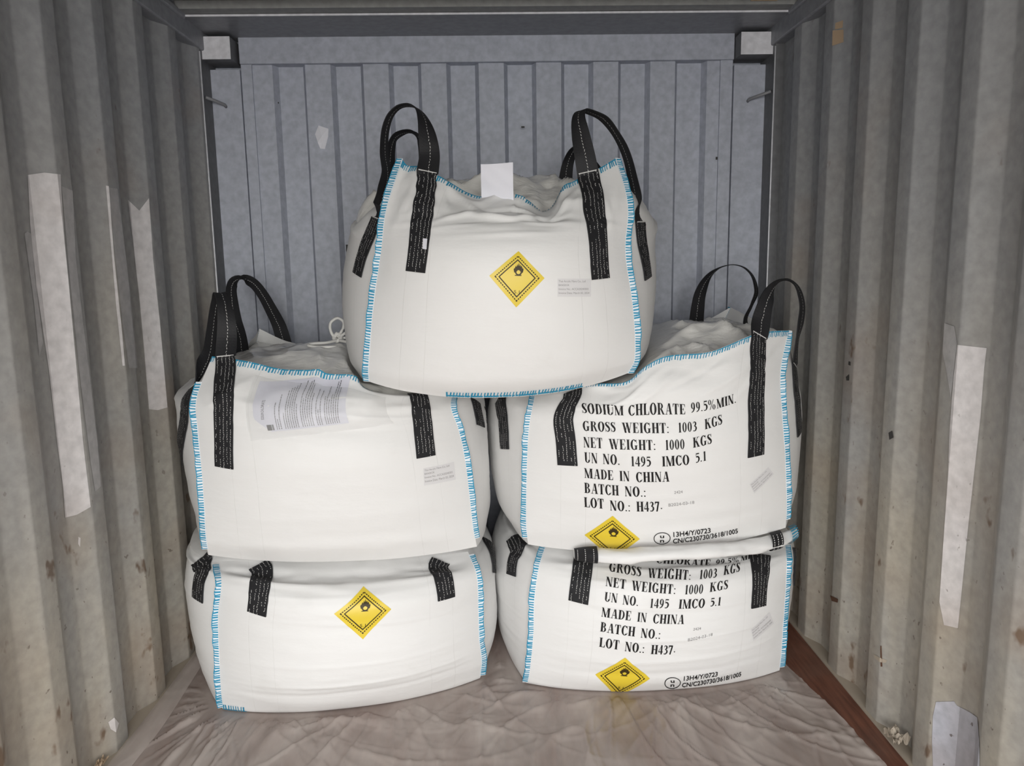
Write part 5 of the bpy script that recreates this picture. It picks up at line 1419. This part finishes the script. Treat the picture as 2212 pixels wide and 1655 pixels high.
for a in range(-2, 12):
    t0 = a*2*math.pi/18; t1 = t0 + .16
    q = []
    for ii, t in ((56.2, t0), (56.2, t1), (59, t1 + .05), (59, t0 + .05)):
        j = int(min(ii, 58)); f_ = ii - j; c_ = roll[j]*(1 - f_) + roll[j+1]*f_
        tt = -t - 1.2; rr_ = c_[3]*1.28 + .002
        q.append((c_[0], c_[1] + math.cos(tt)*rr_*1.35, c_[2] + math.sin(tt)*rr_))
    mb.quad(*q)
mb.build('rim_stitching', M_BLUE, rBR)
for i, (c0, w) in enumerate(D['B2_bands']):   # webbing lying over the roll
    j = int(c0*59); mb = MB(); wd = w
    ii = np.linspace(max(j - wd, 0), min(j + wd, 59), 7)
    g = []
    for f_ in ii:
        a = roll[int(f_)]*(1 - f_ % 1) + roll[min(int(f_) + 1, 59)]*(f_ % 1)
        g.append([(a[0], a[1] + math.cos(t)*(a[3]*1.42 + .004), a[2] + math.sin(t)*(a[3]*1.16 + .004)) for t in np.linspace(math.radians(75), math.radians(285), 16)])
    g = np.array(g); mb.grid(g)
    band = mb.build('webbing_band', M_WEB, rBR, True)
    mb = MB(); r = random.Random(60 + i)
    for row in (1, 3, 5):
        for a in range(3, 14):
            if True:
                p0, p1 = g[row, a], g[row, a]*.4 + g[row, a+1]*.6; c_ = roll[j][:3]
                o_ = (p0 - c_)/np.linalg.norm(p0 - c_)*.0015; d_ = np.array([.0012, 0, 0])
                mb.quad(p0 - d_ + o_, p0 + d_ + o_, p1 + d_ + o_, p1 - d_ + o_)
    mb.build('stitching', M_DASH, band)

# ------------------------------------------------------------------ plastic sheet on the floor
nx, ny = 420, 380
xl, xr = -1.155, 1.10
gx = np.linspace(0, 1, nx); gy = np.linspace(0, 1, ny)
X0, Y0 = np.meshgrid(gx, gy)
Ys = .55 + Y0*(3.30 - .55)
edgeL = -1.158 + .006*vnoise(Ys*3, Ys*0, 4)
edgeR = np.interp(Ys, [.5, 1.9, 2.2, 2.5, 2.9, 3.3], [1.13, 1.105, 1.065, 1.028, 1.0, .98]) + .006*vnoise(Ys*5, 0*Ys, 9)
Xs = edgeL*(1-X0) + edgeR*X0
hgt = np.zeros_like(Xs)
def fan(cx, cy, amp, fr, seed, r0, a_lo=-180, a_hi=0):
    dx = Xs - cx; dy = Ys - cy; a = np.arctan2(dy, dx); r_ = np.hypot(dx, dy)
    f_ = vnoise(a*fr + 2*np.sin(r_*3), r_*1.3, seed); k = np.clip(1 - np.abs(f_)*4.6, 0, 1)**1.6
    return amp*k*np.clip(r_/.12, 0, 1)*np.exp(-(r_/r0)**2)
hgt += fan(-.90, 2.50, .024, 6.5, 2, .9) + fan(-.80, 2.60, .014, 11, 31, .8) + fan(-.45, 2.45, .013, 4.5, 7, .9) + fan(.30, 2.55, .018, 5, 12, 1.0)
hgt += fan(.95, 2.65, .013, 4.5, 15, 1.1) + fan(.55, 2.60, .014, 6.5, 18, 1.1) + fan(.35, 2.75, .010, 12, 35, 1.0)
hgt += fan(-.2, 2.9, .010, 9, 41, 1.2) + fan(.75, 2.9, .010, 9, 43, 1.2) + fan(1.0, 2.5, .012, 6, 45, .9) + fan(-.95, 2.35, .012, 9, 47, .7)
hgt *= .50
hgt += .0035*np.clip(ridge(Xs*3.3 + Ys*1.1, Ys*1.6 - Xs*.8, 21), 0, 1)**5 + .004*np.exp(-((Xs + .07)/.004)**2)
hgt += .0012*fbm(Xs*7, Ys*5, 25, 4) + .003
band = np.exp(-((Xs - (edgeL + .055))/.05)**2)          # doubled band along the left edge
hgt = hgt*(1 - .75*band) + .010*band
under = np.zeros_like(Xs)
for b in (bagBL, bagBR):                                 # flat where the bags stand on it
    poly = np.concatenate([g[0][:, :2] for g in b.g]); c = poly.mean(0)
    rp = np.hypot(*(poly - c).T); ap = np.arctan2(*(poly - c).T[::-1]); o_ = np.argsort(ap)
    rr = np.hypot(Xs - c[0], Ys - c[1]); aa = np.arctan2(Ys - c[1], Xs - c[0])
    edge = np.interp(aa.ravel(), ap[o_], rp[o_], period=2*math.pi).reshape(aa.shape)
    under = np.maximum(under, np.clip((edge + .075 - rr)/.05, 0, 1))
hgt = hgt*(1 - under) + .0012*under
hgt = np.maximum(hgt, .0012)
mb = MB(); mb.grid(np.stack([Xs, Ys, hgt], -1))
sheet = mb.build('plastic_sheet', M_SHEET, None, True)
mb = MB()                                     # hem of the sheet folded over along the left wall
yh = np.linspace(.6, 2.86, 120); th_ = np.linspace(0, 1, 7)
A_, Y_ = np.meshgrid(th_, yh)
mb.grid(np.stack([-1.156 + .006*vnoise(Y_*3, 0*Y_, 4) + A_*(.080 + .012*vnoise(Y_*2.5, 0*Y_, 31)) - .03*np.clip((Y_ - 2.2)/.6, 0, 1)*A_, Y_,
                 .0175 + .010*np.sin(A_*math.pi)*(1 + .5*vnoise(Y_*6, A_*2, 33)) - .004*A_], -1))
hem = mb.build('folded_hem', M_SHEET, sheet, True)
tag(sheet, 'wrinkled clear plastic sheet spread over the reddish floor under the bags', 'plastic sheet')

# ------------------------------------------------------------------ scraps
mb = MB()
sc = [(-.752, 2.000), (-.735, 2.035), (-.694, 2.021), (-.697, 1.990), (-.713, 1.938), (-.733, 1.940), (-.742, 1.965)]
yy = YR - .0035
mb.add([(x, yy - .006*((i*37) % 5)/5, z) for i, (x, z) in enumerate(sc)] + [(-.722, yy - .010, 1.990), (-.724, yy - .001, 1.965)],
       [(0, 1, 7), (1, 2, 7), (2, 3, 7), (3, 8, 7), (3, 4, 8), (4, 5, 8), (5, 6, 8), (6, 0, 7, 8)])
mb.add([(x, yy + .003, z) for x, z in sc], [tuple(range(7))[::-1]])
tag(mb.build('paper_scrap', M_PAPER), 'small torn white paper scrap stuck on the corrugated rear wall', 'paper scrap')

def crumpled(name, c, size, m, label, cat, seed, flat=1.0):
    r = np.random.RandomState(seed); n = 14; mb = MB()
    a = np.linspace(-1, 1, n); A, B = np.meshgrid(a, a)
    Z = .35*fbm(A*1.7 + seed, B*1.7, seed, 4) + .15*ridge(A*2, B*2, seed)
    edge = 1 + .35*vnoise(np.arctan2(B, A)*2, 0*A, seed)
    P = np.stack([c[0] + A*size[0]*edge + .2*size[0]*Z, c[1] + B*size[1]*edge, c[2] + size[2]*np.clip(Z + .4, 0, 2)], -1)
    mb.grid(P); mb.grid(P - np.array([0, 0, .0015]), flip=True)
    return tag(mb.build(name, m, None, False), label, cat)
crumpled('torn_scrap', (1.168, 2.060, .010), (.018, .034, .05), M_SEALANT, 'torn beige scrap lying at the foot of the right wall', 'scrap', 3)
crumpled('wood_chip', (-1.180, 2.050, .012), (.010, .028, .030), M_TAPE, 'small brown wood chip in the recess at the foot of the left wall', 'wood chip', 8)
for name, label, polys in TAPES:
    mb = MB()
    for poly in polys:
        mb.poly([(x - .003, y - .0015, z) for x, y, z in poly])
        mb.poly([(x - .0015, y - .0008, z) for x, y, z in poly][::-1])
    tag(mb.build(name, M_TAPE), label, 'tape')
